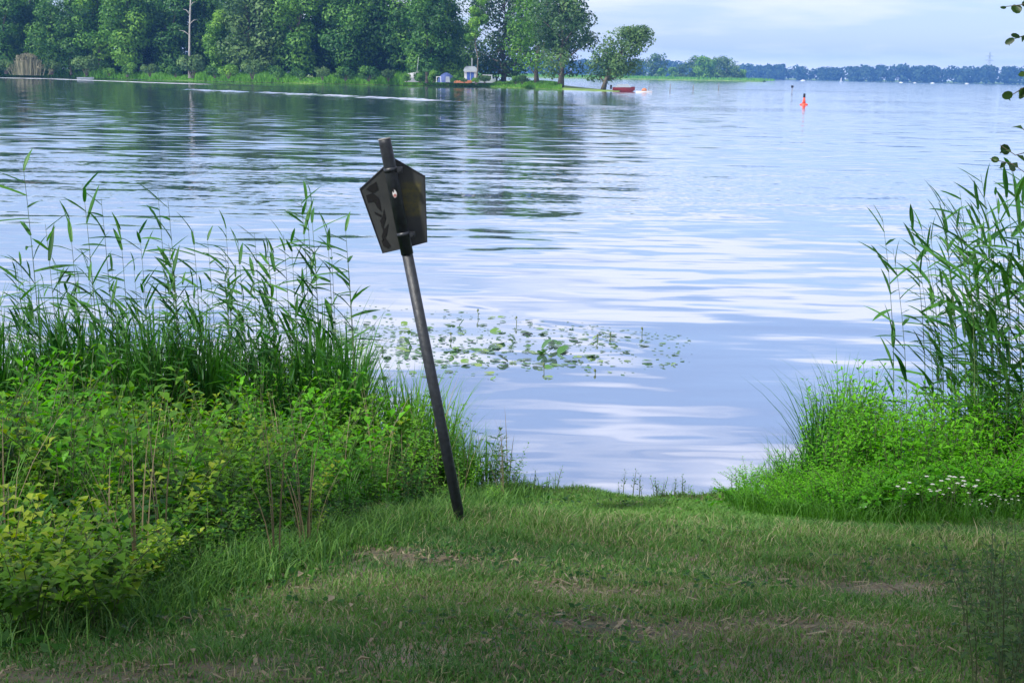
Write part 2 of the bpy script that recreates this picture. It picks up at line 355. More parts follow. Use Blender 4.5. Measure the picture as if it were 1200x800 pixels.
    bv = N(t, 'ShaderNodeCombineXYZ'); L(t, bias.outputs[0], bv.inputs['Y'])
    nb = vadd(vadd(comb.outputs[0], bv.outputs[0]), g.outputs['Normal'])
    nn = N(t, 'ShaderNodeVectorMath', operation='NORMALIZE'); L(t, nb, nn.inputs[0])
    gl = N(t, 'ShaderNodeBsdfGlossy', Roughness=0.03); L(t, nn.outputs[0], gl.inputs['Normal']); gl.inputs['Color'].default_value = (0.92, 0.94, 0.98, 1)
    df = N(t, 'ShaderNodeBsdfDiffuse'); df.inputs['Color'].default_value = (0.13, 0.17, 0.22, 1)
    fr = N(t, 'ShaderNodeFresnel', IOR=2.1); L(t, nn.outputs[0], fr.inputs['Normal'])
    fm = N(t, 'ShaderNodeMapRange'); L(t, fr.outputs[0], fm.inputs[0]); fm.inputs[1].default_value = 0.1; fm.inputs[2].default_value = 0.7; fm.inputs[3].default_value = 0.72; fm.inputs[4].default_value = 0.97
    mx = N(t, 'ShaderNodeMixShader'); L(t, fm.outputs[0], mx.inputs[0]); L(t, df.outputs[0], mx.inputs[1]); L(t, gl.outputs[0], mx.inputs[2])
    L(t, mx.outputs[0], out.inputs[0]); return m
M['water'] = water_material()

# ------------------------------------------------------------------ the setting
def axis(parts):
    a = []
    for lo, hi, st in parts: a += list(np.arange(lo, hi, st))
    return np.array(a)
gx = axis([(-60, -12, 3), (-12, -5, 0.5), (-5, 5, 0.09), (5, 12, 0.5), (12, 61, 3)])
gy = axis([(-60, -6, 3), (-6, 3, 0.4), (3, 13, 0.08), (13, 20, 1)])
X, Y = np.meshgrid(gx, gy); Z = ground_z(X, Y)
nx, ny = len(gx), len(gy)
idx = np.arange(nx * ny).reshape(ny, nx)
F = np.stack([idx[:-1, :-1], idx[:-1, 1:], idx[1:, 1:], idx[1:, :-1]], -1).reshape(-1, 4)
struct('ground', mesh_np('ground', np.stack([X, Y, Z], -1).reshape(-1, 3), F, smooth_=True), M['ground'])

wv = [(-3800, 8.8, 0), (3800, 8.8, 0), (3800, 4600, 0), (-3800, 4600, 0)]
struct('water', mesh_np('water', wv, [(0, 1, 2, 3)]), M['water'])

def land_mesh(front, back, top=0.9, tip=0):
    """front / back: world xy polylines of equal count; gently domed strip with bevelled banks"""
    rows = []
    for t_, h in ((0.0, -0.3), (0.012, 0.06), (0.04, 0.34), (0.13, top), (0.5, top * 1.15), (0.9, top), (0.985, 0.1), (1.0, -0.3)):
        rows.append([(a[0] + (b[0] - a[0]) * t_, a[1] + (b[1] - a[1]) * t_, h if h < 0 or not tip else h * (0.12 + 0.88 * float(smooth(0, tip, len(front) - 1 - i)))) for i, (a, b) in enumerate(zip(front, back))])
    n = len(front); V = [v for r in rows for v in r]
    F = [(i * n + k, i * n + k + 1, (i + 1) * n + k + 1, (i + 1) * n + k) for i in range(len(rows) - 1) for k in range(n - 1)]
    return mesh_np('land', V, F, smooth_=True)
def resample(pts, n):
    pts = np.array(pts, float); d = np.r_[0, np.cumsum(np.linalg.norm(np.diff(pts, axis=0), axis=1))]
    s = np.linspace(0, d[-1], n); return np.stack([np.interp(s, d, pts[:, 0]), np.interp(s, d, pts[:, 1])], -1)
fr_px = [(-420, 84), (-200, 86.5), (-60, 88.5), (100, 92), (200, 94.5), (300, 97), (400, 99), (480, 100.6), (560, 102), (640, 104.5), (700, 107.2), (726, 107.6)]
bk_px = [(-420, 80), (-200, 82), (-60, 83.2), (100, 86), (200, 88), (300, 90), (400, 91), (480, 92.5), (560, 96.5), (640, 100.5), (700, 105.0), (727, 107.0)]
front = resample([on_z(*p)[:2] for p in fr_px], 60); front[:, 1] += 1.2 * np.sin(front[:, 0] * 0.35)
back = resample([on_z(*p)[:2] for p in bk_px], 60)
struct('peninsula', land_mesh(front, back, tip=14), M['land'])
def land_h(x, y):
    return 0.42
# meadow and wood-covered shores far behind
f2 = resample([(-120, 900), (40, 930), (120, 960), (168, 990)], 20); b2 = resample([(-120, 1200), (40, 1200), (150, 1120), (172, 1000)], 20)
struct('meadow_shore', land_mesh(f2, b2, 1.0), M['land'])
f3 = resample([(-900, 2100), (300, 2150), (900, 2050), (1800, 1900)], 30); b3 = resample([(-900, 3400), (300, 3400), (900, 3300), (1800, 3100)], 30)
struct('far_shore', land_mesh(f3, b3, 2.0), M['land'])

# boat wakes: low swells whose near faces lean to the bank
M['painted_glint'] = plain_mat('painted_glint', (0.36, 0.39, 0.43), 0.5, var=0.5, scale=0.25, col2=(0.62, 0.66, 0.70))  # pale colour painted in for the sky's bright reflection on a wake
def wake(px_pts, half, h, mat='water'):
    p = resample([on_z(*q)[:2] for q in px_pts], 60); m = len(p); V = []; F = []
    prof = [(-1, -0.01), (-0.7, 0.2), (-0.35, 0.6), (0.0, 1.0), (0.3, 0.6), (0.7, 0.15), (1, -0.01)]; k = len(prof)
    for i, q in enumerate(p):
        t = p[min(i + 1, m - 1)] - p[max(i - 1, 0)]; t = t / np.linalg.norm(t); nrm = np.array([-t[1], t[0]])
        if nrm[1] < 0: nrm = -nrm
        e = min(1, i / 6, (m - 1 - i) / 8); hh = h * (0.15 + 0.85 * e) * (0.94 + 0.06 * math.sin(i * 0.9))
        hw = half * (0.5 + 0.5 * e)
        for a, z in prof: V.append((q[0] + nrm[0] * a * hw, q[1] + nrm[1] * a * hw, z * hh + 0.004))
    for i in range(m - 1):
        for j in range(k - 1): F.append((i * k + j, i * k + j + 1, (i + 1) * k + j + 1, (i + 1) * k + j))
    o = struct('wake_water', mesh_np('wake', V, F, smooth_=True), M[mat])
wake([(-40, 90.5), (60, 92.5), (180, 97), (330, 102)], 1.3, 0.16)
wake([(-40, 90.7), (60, 92.7), (180, 97.2), (300, 101)], 0.4, 0.07, 'painted_glint')  # thin pale strip, the wake's bright reflection put into its colour
wake([(186, 104.5), (300, 109), (420, 114), (545, 120)], 2.2, 0.26)
wake([(560, 119), (640, 122), (740, 126)], 1.6, 0.06)

# ------------------------------------------------------------------ trees
def crown_arrays(rng, lobes, n, leaf, flat=0.6, shell=0.55):
    c = np.array([l[:3] for l in lobes]); r = np.array([l[3] for l in lobes])
    wgt = r ** 2.2; k = rng.choice(len(lobes), n, p=wgt / wgt.sum())
    d = rng.normal(size=(n, 3)); d /= np.linalg.norm(d, axis=1)[:, None]
    rad = (shell + (1 - shell) * rng.random(n) ** 0.5) * np.where(rng.random(n) < 0.12, 1.22, 1.0)
    pos = c[k] + d * (r[k] * rad)[:, None] * np.array([1, 1, 0.8])
    nrm = d + rng.normal(size=(n, 3)) * flat * .75 + np.array([0, 0, 0.35]); nrm /= np.linalg.norm(nrm, axis=1)[:, None]
    a = np.cross(nrm, rng.normal(size=(n, 3))); a /= np.linalg.norm(a, axis=1)[:, None] + 1e-9
    b = np.cross(nrm, a); s = leaf * (0.6 + 0.8 * rng.random(n))
    u = a * s[:, None]; v = b * (s * 0.55)[:, None]
    V = np.stack([pos - u, pos + v - u * 0.1, pos + u, pos - v - u * 0.1], 1).reshape(-1, 3)
    F = np.arange(4 * n).reshape(-1, 4)
    lt = rng.random(len(lobes)) * 0.6
    tint = np.repeat(np.clip(0.02 + lt[k] + 0.38 * rng.random(n), 0, 1), 4)
    return V, F, tint
def make_tree(name, seed, H, W, base, nlobe, nleaf, leaf, leafmat, barkmat='bark', label='', cat='tree', trunk_r=0.3, lean=(0, 0), lobe_r=(0.16, 0.26), top=1.0):
    """H height, W crown width, base: height of the lowest foliage / H"""
    rng = np.random.default_rng(seed); rd = random.Random(seed)
    t = thing(name, label, cat)
    mb = MB(); zt = H * 0.86
    path = [Vector((lean[0] * (i / 6) ** 1.2 + rd.uniform(-.02, .02) * H * (i > 0), lean[1] * (i / 6) ** 1.2 + rd.uniform(-.02, .02) * H * (i > 0), zt * i / 6 - (0.3 if i == 0 else 0))) for i in range(7)]
    rr = [trunk_r * (1.45 if i == 0 else 1 - 0.85 * i / 6) for i in range(7)]
    mb.tube(path, rr, 8)
    lobes = []
    for i in range(nlobe):
        hz = base + (1 - base) * rd.random() ** 0.9
        prof = math.sin(math.pi * min(1, 0.14 + 0.80 * (hz - base) / (1 - base))) ** 0.7
        a = i * 2.4 + rd.uniform(-.5, .5); q = math.sqrt(rd.random())
        rad = W / 2 * prof * q * 0.82
        k = min(6, hz * 6 / 0.86); f = int(min(5, k)); ax = path[f].lerp(path[f + 1], min(1, k - f))
        lr = W * rd.uniform(*lobe_r) * (0.75 + 0.35 * prof)
        c = Vector((ax.x + rad * math.cos(a), ax.y + rad * math.sin(a), min(hz * H * top, H - lr * 0.7)))
        lobes.append((c.x, c.y, c.z, lr))
        if i % 2 == 0:
            k0 = max(0.6, k - rd.uniform(0.6, 1.6)); f0 = int(min(5, k0)); p0 = path[f0].lerp(path[f0 + 1], k0 - f0)
            mid = p0.lerp(c, 0.5) + Vector((0, 0, 0.06 * H * rd.uniform(-.3, 1)))
            r0 = trunk_r * 0.45 * (1 - 0.5 * k0 / 6)
            mb.tube([p0, mid, c], [r0, r0 * 0.6, r0 * 0.2], 5, False)
    obj('trunk', mb.mesh('trunk', True), M[barkmat], t)
    V, F_, ti = crown_arrays(rng, lobes, nleaf, leaf)
    obj('crown', mesh_np('crown', V, F_, ti), M[leafmat], t)
    return t
LW = 'tall leafy tree in the dense wood along the far left bank'
tp = [make_tree('wood_tree', 11, 22, 11, 0.12, 34, 8000, 0.34, 'tree_leaf', label=LW),
      make_tree('wood_tree', 12, 20, 12, 0.10, 38, 8000, 0.34, 'tree_leaf', label=LW),
      make_tree('wood_tree', 13, 21, 10, 0.14, 30, 7000, 0.34, 'tree_leaf', label=LW),
      make_tree('wood_tree', 14, 19, 11, 0.12, 36, 8000, 0.34, 'tree_light', label=LW),
      make_tree('wood_tree', 15, 21, 12, 0.10, 40, 8500, 0.34, 'tree_grey', label=LW)]
rd = random.Random(5)
def land_pt(px, d, dy=0):
    p = at_y(px, 100, d + (12 if px < 470 else 0)); d = p.y
    return (p.x, d, 0.88 - 0.5 * float(smooth(640, 700, px)))
# px across the picture, distance behind the shoreline, prototype, scale
WL = ['dark green tall tree in the dense wood on the far bank', 'dark broad tree in the wood with dense rounded crown', 'dark narrow-crowned tree in the wood on the far bank',
      'fresh yellow-green tree standing out in the wood on the far bank', 'grey-green feathery tree in the wood on the far bank']
WG = ['tall dark', 'broad dark', 'narrow dark', 'yellow-green', 'grey-green']
wood = [(-70, 300, 0, 1.0), (-30, 312, 1, 1.0), (8, 300, 0, 0.98), (40, 308, 2, .95), (60, 300, 1, .80), (84, 300, 0, .74), (100, 306, 4, .8), (118, 300, 3, 1.0), (150, 296, 3, 1.08), (172, 308, 1, 1.2),
        (205, 300, 0, 1.02), (240, 305, 1, 1.0), (262, 292, 3, .72), (290, 290, 4, 1.02), (322, 298, 4, .95), (350, 290, 0, 1.05), (380, 296, 2, 1.1), (410, 288, 0, 1.0),
        (440, 292, 1, 1.02), (468, 288, 2, 1.02), (500, 286, 0, .92), (524, 290, 2, .78)]
for px, d, k, s in wood:
    place(tp[k], land_pt(px, d), rd.uniform(0, 6.28), (s * rd.uniform(.92, 1.08), s * rd.uniform(.92, 1.08), s), WL[k], 'trees of the wood on the far left bank: ' + WG[k])
LB = 'shaded tree deep inside the wood behind the bank trees'
for px in range(-60, 530, 34):
    if 52 < px < 100: continue
    place(tp[rd.choice([0, 1, 2])], land_pt(px + rd.uniform(-8, 8), rd.uniform(326, 345)), rd.uniform(0, 6.28), rd.uniform(.9, 1.05), LB, 'trees deep inside the wood')
# single trees on the bare point
t = make_tree('point_tree', 21, 22, 20, 0.05, 80, 12000, 0.32, 'tree_grey', lobe_r=(.10, .17), label='broad grey-green tree on the point beside the blue cabin', trunk_r=0.45); place(t, land_pt(590, 300), 1.1)
t = make_tree('point_tree', 22, 21, 17, 0.15, 52, 7500, 0.30, 'tree_light', lobe_r=(.10, .18), label='airy tree with slanting trunk on the point, between two other trees', trunk_r=0.4, lean=(1.6, 0)); place(t, land_pt(629, 285), 0)
t = make_tree('point_tree', 23, 20, 14, 0.11, 54, 8000, 0.30, 'tree_grey', lobe_r=(.10, .18), label='open-crowned tree with pale flared trunk foot on the grassy point', trunk_r=0.5); place(t, land_pt(657, 276), 2.0)
t = make_tree('leaning_willow', 24, 11.5, 12.5, 0.14, 70, 6500, 0.26, 'tree_grey', lobe_r=(.09, .15), label='small willow leaning out over the water at the tip of the point', trunk_r=0.38, lean=(5.4, -0.5)); place(t, land_pt(707, 270), 0)
t = make_tree('slender_tree', 25, 17, 4.5, 0.45, 12, 1800, 0.26, 'tree_light', label='slender dark-stemmed tree standing before the blue cabin', trunk_r=0.16); place(t, land_pt(558, 284), 0)
t = make_tree('pale_green_tree', 26, 13, 9, 0.06, 24, 4000, 0.30, 'tree_light', label='pale green tree in the gap behind the camp'); place(t, land_pt(543, 352), 0)  # leaves of a lighter green
# bare pale trunk
def bare_trunk():
    t = thing('bare_tree', 'tall bare pale trunk standing at the edge of the wood', 'tree', land_pt(222, 284))
    mb = MB(); mb.tube([(0, 0, -.3), (.15, 0, 5), (.3, 0.1, 10), (.6, .1, 15), (.8, .1, 19)], [.26, .21, .18, .14, .06], 8); obj('trunk', mb.mesh('trunk', True), M['pale_bark'], t)
    for z, dx in ((8.3, -2.2), (10.5, 1.6), (12.5, -1.4), (14, 1.2), (16, -1)):
        mb = MB(); mb.tube([(.03 * z, 0, z), (.03 * z + dx * .5, .2, z + .8), (.03 * z + dx, .3, z + 1.0)], [.11, .07, .02], 5); obj('limb', mb.mesh('limb', True), M['pale_bark'], t)
bare_trunk()
# shrubs on the far bank
def make_shrub(seed, W, H, mat, label, n=1500, leaf=0.22):
    rng = np.random.default_rng(seed); rd_ = random.Random(seed); t = thing('bank_shrub', label, 'shrub'); mb = MB(); lobes = []
    for i in range(9):
        a = i * 2.4; q = math.sqrt(rd_.random()) * W * .34; z = H * rd_.uniform(.3, .74); lobes.append((q * math.cos(a), q * math.sin(a), z, W * rd_.uniform(.17, .25)))
        mb.tube([(0.1 * math.cos(a), 0.1 * math.sin(a), -.2), (q * .5 * math.cos(a), q * .5 * math.sin(a), z * .6), (q * math.cos(a), q * math.sin(a), z)], [.06, .045, .02], 5, False)
    obj('stem', mb.mesh('stem'), M['bark'], t); V, F_, ti = crown_arrays(rng, lobes, n, leaf); obj('crown', mesh_np('crown', V, F_, ti), M[mat], t); return t
LS = 'low leafy shrub at the foot of the wood on the far bank'
sh = [make_shrub(31, 5, 4.2, 'tree_grey', LS), make_shrub(32, 4.5, 3.2, 'tree_leaf', LS), make_shrub(33, 4.2, 3.4, 'tree_light', LS)]
for px, d, k, s in [(-20, 284, 1, 1), (8, 286, 0, .9), (62, 286, 0, .8), (102, 284, 0, 1.15), (128, 280, 2, .6), (150, 283, 1, .8), (176, 281, 0, .8), (206, 280, 1, .7), (226, 277, 0, 1.25), (252, 277, 1, .8),
                    (268, 276, 2, 1.0), (296, 274, 0, 1.0), (326, 274, 1, .8), (352, 274, 1, .7), (378, 274, 0, .7), (405, 276, 1, .9), (432, 276, 1, 1), (455, 277, 0, .7), (508, 279, 1, .7), (493, 271, 1, .55), (476, 271, 1, .45), (612, 280, 0, .55), (604, 278, 1, .5), (557, 272, 2, .42), (568, 274, 0, .5), (532, 273, 1, .4), (491, 270, 1, .5), (544, 271, 0, .3)]:
    place(sh[k], land_pt(px, d), rd.uniform(0, 6), (s * rd.uniform(.9, 1.15), s, s * rd.uniform(.85, 1.1)), LS, 'shrubs at the foot of the wood')
LU2 = 'tall dark undergrowth bush between the trunks of the wood'
for px in range(-50, 520, 19):
    place(sh[rd.choice([0, 1, 1])], land_pt(px + rd.uniform(-5, 5), rd.uniform(297, 314)), rd.uniform(0, 6), rd.uniform(1.3, 1.9), LU2, 'undergrowth between the trunks')
def far_dry_clump():
    p = land_pt(33, 281); t = thing('dry_reed_clump', 'pale dry clump of tall reeds at the water edge before the wood', 'reeds', p)
    rng = np.random.default_rng(3); n = 420; x = rng.normal(size=n) * 1.2; y = rng.normal(size=n) * .7; h = 4.0 * (0.55 + .5 * rng.random(n)) * np.exp(-(x / 3.2) ** 2)
    V = []; F_ = []
    for i in range(n):
        dx = rng.normal() * .35 + x[i] * .15; b = len(V); V += [(x[i] - .05, y[i], -.3), (x[i] + .05, y[i], -.3), (x[i] + dx + .05, y[i], h[i]), (x[i] + dx - .05, y[i], h[i])]; F_.append((b, b + 1, b + 2, b + 3))
    o = obj('stems', mesh_np('stems', V, F_, np.repeat(rng.random(n), 4)), M['grey_reed'], t)
    lobes = [(x[i] * 1.15, y[i], h[i] * .93, .5) for i in range(0, 40)]; V, F_, ti = crown_arrays(rng, lobes, 900, .2); obj('plumes', mesh_np('plumes', V, F_, ti), M['grey_reed'], t)
far_dry_clump()

def blades(name, P, H, Wd, lean, tint, mat, label, cat, rng, parent=None):
    n = len(P); a = rng.random(n) * 2 * np.pi; s = np.stack([np.cos(a), np.sin(a), np.zeros(n)], -1) * (Wd / 2)[:, None]
    la = rng.random(n) * 2 * np.pi; ld = np.stack([np.cos(la), np.sin(la), np.zeros(n)], -1) * (lean * H)[:, None]
    up = np.zeros((n, 3)); up[:, 2] = H
    m1 = P + up * 0.55 + ld * 0.3; tip = P + up * (1 - 0.25 * lean[:, None]) + ld
    V = np.stack([P - s, P + s, m1 + s * .8, m1 - s * .8, tip], 1).reshape(-1, 3); b = np.arange(n)[:, None] * 5
    F_ = np.concatenate([b + np.array([0, 1, 2]), b + np.array([0, 2, 3]), b + np.array([3, 2, 4])], 0)
    return stuff(name, mesh_np(name, V, F_, np.repeat(tint, 5)), mat, label, cat, parent)
rng = np.random.default_rng(77)
n = 46000; k = rng.random(n) * 50 + 4; i0 = k.astype(int); fx = front[np.minimum(i0, 58)] * (1 - (k - i0))[:, None] + front[np.minimum(i0 + 1, 59)] * (k - i0)[:, None]
off = 0.3 + rng.random(n) ** 1.3 * 17; P = np.stack([fx[:, 0], fx[:, 1] + off, 0.03 + np.minimum(.8, off * .13)], -1)
Hh = (0.8 + 1.7 * rng.random(n)) * (0.5 + 0.5 * smooth(70, -10, P[:, 0])) * np.where(P[:, 0] > -8, 0.35, 1) * (0.7 + 0.5 * np.sin(P[:, 0] * .33) * np.sin(P[:, 0] * .13 + 1))
blades('shore_grass', P, Hh, np.full(n, .13), np.full(n, .5), .55 + .45 * rng.random(n), M['bank_grass'], 'fringe of tall bright grass along the far wooded bank', 'grass', rng)

# meadow shore with round willows, about a kilometre off
LM = 'small rounded tree on the low meadow shore across the lake'
mt = [make_tree('meadow_tree', 41, 17, 17, 0.05, 24, 1500, 0.8, 'tree_grey', label=LM), make_tree('meadow_tree', 42, 16, 15, 0.04, 22, 1500, 0.8, 'tree_light', label=LM)]
for px, d, k, s in [(700, 1050, 0, .8), (722, 1060, 0, .75), (745, 1080, 0, .8), (768, 1060, 0, 1.05), (775, 1010, 1, .45), (788, 1020, 1, .5), (798, 1060, 0, .6), (815, 1020, 0, .95), (824, 985, 1, .95), (832, 1000, 1, .85), (842, 1020, 0, .95), (851, 1000, 0, .9), (862, 992, 0, .55), (870, 994, 1, .45), (552, 1050, 0, .9), (540, 1060, 0, 1)]:
    p = at_y(px, 90, d); place(mt[k], (p.x, d, 0.8), rd.uniform(0, 6), s, LM, 'rounded trees on the meadow shore')
n = 5000; P = np.stack([rng.random(n) * 230 - 60, 905 + rng.random(n) * 90, np.full(n, .6)], -1); P[:, 1] += np.maximum(0, P[:, 0]) * .25
blades('meadow_reeds', P, 1.2 + rng.random(n) * 1.2, np.full(n, .5), np.full(n, .2), .5 + .5 * rng.random(n), M['bank_grass'], 'yellow-green reed meadow on the low shore across the lake', 'reeds', rng)
# the wood on the far shore, one mass
lobes = []
for i in range(900):
    x = rng.uniform(-700, 1700); row = rng.random(); h = 20 + 5 * rng.random() + 2.5 * math.sin(x * .012) + 1.5 * math.sin(x * .037); y = np.interp(x, [-900, 300, 900, 1800], [2115, 2165, 2070, 1920]) + row * 60
    lobes += [(x, y, h - 6, 6.5), (x + rng.normal() * 3, y - 2, h * .5, 7), (x + rng.normal() * 4, y - 4, h * .22, 6)]
V, F_, ti = crown_arrays(rng, lobes, 110000, 2.6)
stuff('far_wood', mesh_np('far_wood', V, F_, ti), M['far_wood'], 'bluish wooded shore closing the lake in the distance', 'wood')

# ------------------------------------------------------------------ boats, camp, buoy, posts, pylons
def hull_mesh(Ln, W, Hh, bow=1.0, sheer=0.25):
    """open boat hull along +x: thick shell with a floor"""
    mb = MB(); n = 11; secs = []
    for i in range(n):
        t_ = i / (n - 1); x = -Ln / 2 + Ln * t_; wd = W / 2 * (0.82 + 0.18 * math.sin(math.pi * min(1, t_ * 1.6))) * (1 - max(0, (t_ - .45) / .55) ** 2.2 * bow * .98); z1 = Hh * (1 + sheer * t_ ** 2)
        kz = Hh * 0.5 * max(0, (t_ - .75) / .25) ** 2
        secs.append([(x, -wd, z1), (x, -wd * .92, z1 * .45 + kz * .5), (x, -wd * .55, kz), (x, 0, kz - .04), (x, wd * .55, kz), (x, wd * .92, z1 * .45 + kz * .5), (x, wd, z1), (x, wd * .88, z1), (x, wd * .78, Hh * .4 + kz * .5), (x, -wd * .78, Hh * .4 + kz * .5), (x, -wd * .88, z1)])
    m = len(secs[0]); vs_ = [v for s in secs for v in s]
    fs = [(i * m + k_, i * m + (k_ + 1) % m, (i + 1) * m + (k_ + 1) % m, (i + 1) * m + k_) for i in range(n - 1) for k_ in range(m)]
    fs += [tuple(range(m))[::-1], tuple((n - 1) * m + k_ for k_ in range(m))]
    mb.add(vs_, fs); return mb.mesh('hull', False)
def part(mb_fn, name, mat, parent, smooth_=False):
    mb = MB(); mb_fn(mb); return obj(name, mb.mesh(name, smooth_), M[mat], parent)
def cabin_boat(label, loc, rz, s=1.0, hullmat='white', group=None):
    t = thing('motor_boat', label, 'boat', loc, rz, s, group)
    obj('hull', hull_mesh(6.5, 2.3, 0.85), M[hullmat], t)
    c = part(lambda m: m.box((0.3, 0, 1.35), (2.6, 1.7, 1.1)), 'cabin', 'white', t)
    for sy in (-1, 1): part(lambda m: m.box((0.3, sy * .86, 1.5), (2.0, .03, .42)), 'window', 'window_glass', c)
    part(lambda m: m.box((1.62, 0, 1.52), (.03, 1.4, .45)), 'windscreen', 'window_glass', c)
    part(lambda m: m.box((0.2, 0, 1.94), (3.0, 1.9, .07)), 'roof', 'white', t)
    part(lambda m: (m.box((-3.35, 0, .8), (.3, .35, .8)), m.box((-3.4, 0, 1.2), (.45, .4, .3))), 'outboard_motor', 'black_paint', t)
    return t
LD = 'tiny white motor boat before the distant wooded shore'
for px, py, s, rz in [(941, 93.3, 1.3, 0.2), (1056, 95.2, .95, 3.0), (1072, 95.7, .8, .1), (1093, 96.2, 1.0, 2.9), (1133, 97.4, 1.1, .3)]:
    p = on_z(px, py); d = min(p.y, 1500); q = at_y(px, py, d); cabin_boat(LD, (q.x, d, -0.15), rz, s * .62, group='distant white boats')
def sailboat():
    q = at_y(986, 92, 1500); t = thing('sailing_boat', 'tiny sailing boat with one white sail before the far wood', 'boat', (q.x, 1500, -.12), 0.4, .5)
    obj('hull', hull_mesh(7, 2.2, .8), M['white'], t); part(lambda m: m.tube([(0.6, 0, .5), (.6, 0, 10)], .07, 6), 'mast', 'grey_steel', t)
    part(lambda m: m.add([(.5, -.02, 1.6), (-3, -.25, 1.7), (.5, -.02, 9.6), (.5, .02, 1.6), (-3, -.2, 1.7), (.5, .02, 9.6)], [(0, 1, 2), (3, 5, 4), (0, 2, 5, 3), (1, 4, 5, 2), (0, 3, 4, 1)]), 'sail', 'white', t)
    part(lambda m: m.tube([(.6, 0, 1.5), (-3, -.2, 1.6)], .06, 6), 'boom', 'grey_steel', t)
sailboat()
# boats at the tip of the point
def red_boat():
    q = on_z(726, 107.2); t = thing('red_boat', 'dark red open motor boat with pale cover moored under the leaning willow', 'boat', (q.x + .8, q.y, -.1), 0.12)
    obj('hull', hull_mesh(4.0, 1.6, .8), M['red'], t)
    part(lambda m: m.add([(-1.6, -.75, .78), (-1.6, .75, .78), (1.2, .7, .85), (1.2, -.7, .85), (-1.2, 0, 1.35), (.7, 0, 1.45)], [(0, 1, 4), (1, 2, 5, 4), (2, 3, 5), (3, 0, 4, 5), (0, 3, 2, 1)]), 'cover', 'grey_roof', t)
    part(lambda m: m.box((-2.4, 0, .85), (.3, .32, .75)), 'outboard_motor', 'black_paint', t)
red_boat()
def dinghy():
    q = on_z(755, 108.6); t = thing('dinghy', 'low white dinghy with a red bundle aboard off the tip of the point', 'boat', (q.x, q.y, -.1), 0.1)
    obj('hull', hull_mesh(2.8, 1.2, .34), M['sticker_white'], t)
    part(lambda m: m.box((-.3, 0, .42), (.25, 1.1, .05)), 'thwart', 'wood', t)
    part(lambda m: m.lathe([(.05, .25), (.42, .3), (.5, .5), (.38, .72), (.12, .85)], 9), 'bundle', 'orange', t, True)
dinghy()
# camp
def tent():
    t = thing('dome_tent', 'navy blue dome tent under the trees on the point', 'tent', land_pt(523, 277), 0.2)
    mb = MB(); n = 12; prof = [(1.0, 0), (.98, .35), (.86, .85), (.62, 1.35), (.3, 1.72), (.04, 1.85)]
    mb.lathe([(r * 1.75, z) for r, z in prof], n); obj('canopy', mb.mesh('canopy'), M['navy'], t)
    for a in (0.4, 1.97, 3.54, 5.1): part(lambda m: m.tube([(r * 1.8 * math.cos(a), r * 1.8 * math.sin(a), z + .02) for r, z in prof], .018, 5), 'pole', 'navy', t)
    part(lambda m: m.add([(-.45, -1.80, .05), (.45, -1.80, .05), (.34, -1.56, 1.1), (-.34, -1.56, 1.1), (-.45, -1.84, .05), (.45, -1.84, .05), (.34, -1.60, 1.1), (-.34, -1.60, 1.1)], [(4, 5, 6, 7), (0, 3, 2, 1), (0, 1, 5, 4), (2, 3, 7, 6), (1, 2, 6, 5), (3, 0, 4, 7)]), 'door_flap', 'grey_roof', t)
tent()
def camp_chair(px, label):
    t = thing('camp_table', label, 'table', land_pt(px, 274))
    part(lambda m: m.box((0, 0, 1.05), (.9, .6, .06)), 'table_top', 'white', t)
    for sx in (-.38, .38):
        for sy in (-.24, .24): part(lambda m: m.tube([(sx * 1.15, sy, 0), (sx, sy, 1.03)], .03, 6), 'leg', 'white', t)
camp_chair(514, 'white folding table beside the navy tent')
def cabin():
    t = thing('cabin', 'small white and blue cabin with grey roof at the camp', 'cabin', land_pt(551, 286), 0.05, .88)
    part(lambda m: m.box((0, 0, 1.25), (2.7, 2.4, 2.5)), 'wall', 'weathered_white', t)
    for x in (-.75, .1): 
        d = part(lambda m: m.box((x + .32, -1.22, 1.2), (.72, .05, 2.1)), 'door', 'blue_door', t)
        part(lambda m: m.box((x + .6, -1.26, 1.2), (.05, .05, .14)), 'handle', 'grey_steel', d)
    rf = part(lambda m: m.add([(-1.6, -1.5, 2.5), (1.6, -1.5, 2.5), (1.6, 1.5, 2.5), (-1.6, 1.5, 2.5), (-1.3, -1.0, 3.3), (1.3, -1.0, 3.3), (1.3, 1.0, 3.3), (-1.3, 1.0, 3.3), (-.9, 0, 3.6), (.9, 0, 3.6)],
         [(0, 3, 2, 1), (0, 1, 5, 4), (1, 2, 6, 5), (2, 3, 7, 6), (3, 0, 4, 7), (4, 5, 9, 8), (6, 7, 8, 9), (5, 6, 9), (7, 4, 8)]), 'roof', 'grey_roof', t)
    part(lambda m: m.tube([(.35, 0, 3.4), (.35, 0, 5.4)], .14, 8), 'stovepipe', 'grey_steel', rf)
    part(lambda m: m.box((0, -1.35, 2.42), (2.9, .3, .12)), 'fascia', 'weathered_white', t)
cabin()
def canoe():
    t = thing('canoe', 'orange canoe lying on the grass before the blue cabin', 'canoe', land_pt(543, 273), 0.1)
    obj('hull', hull_mesh(3.6, .75, .42, 1.0, .4), M['orange'], t); part(lambda m: m.box((.2, 0, .38), (.2, .66, .04)), 'seat', 'wood', t)
canoe()
b = cabin_boat('white cabin boat pulled up beside the blue cabin', land_pt(570, 288), 0.35, (.6, .75, .8))
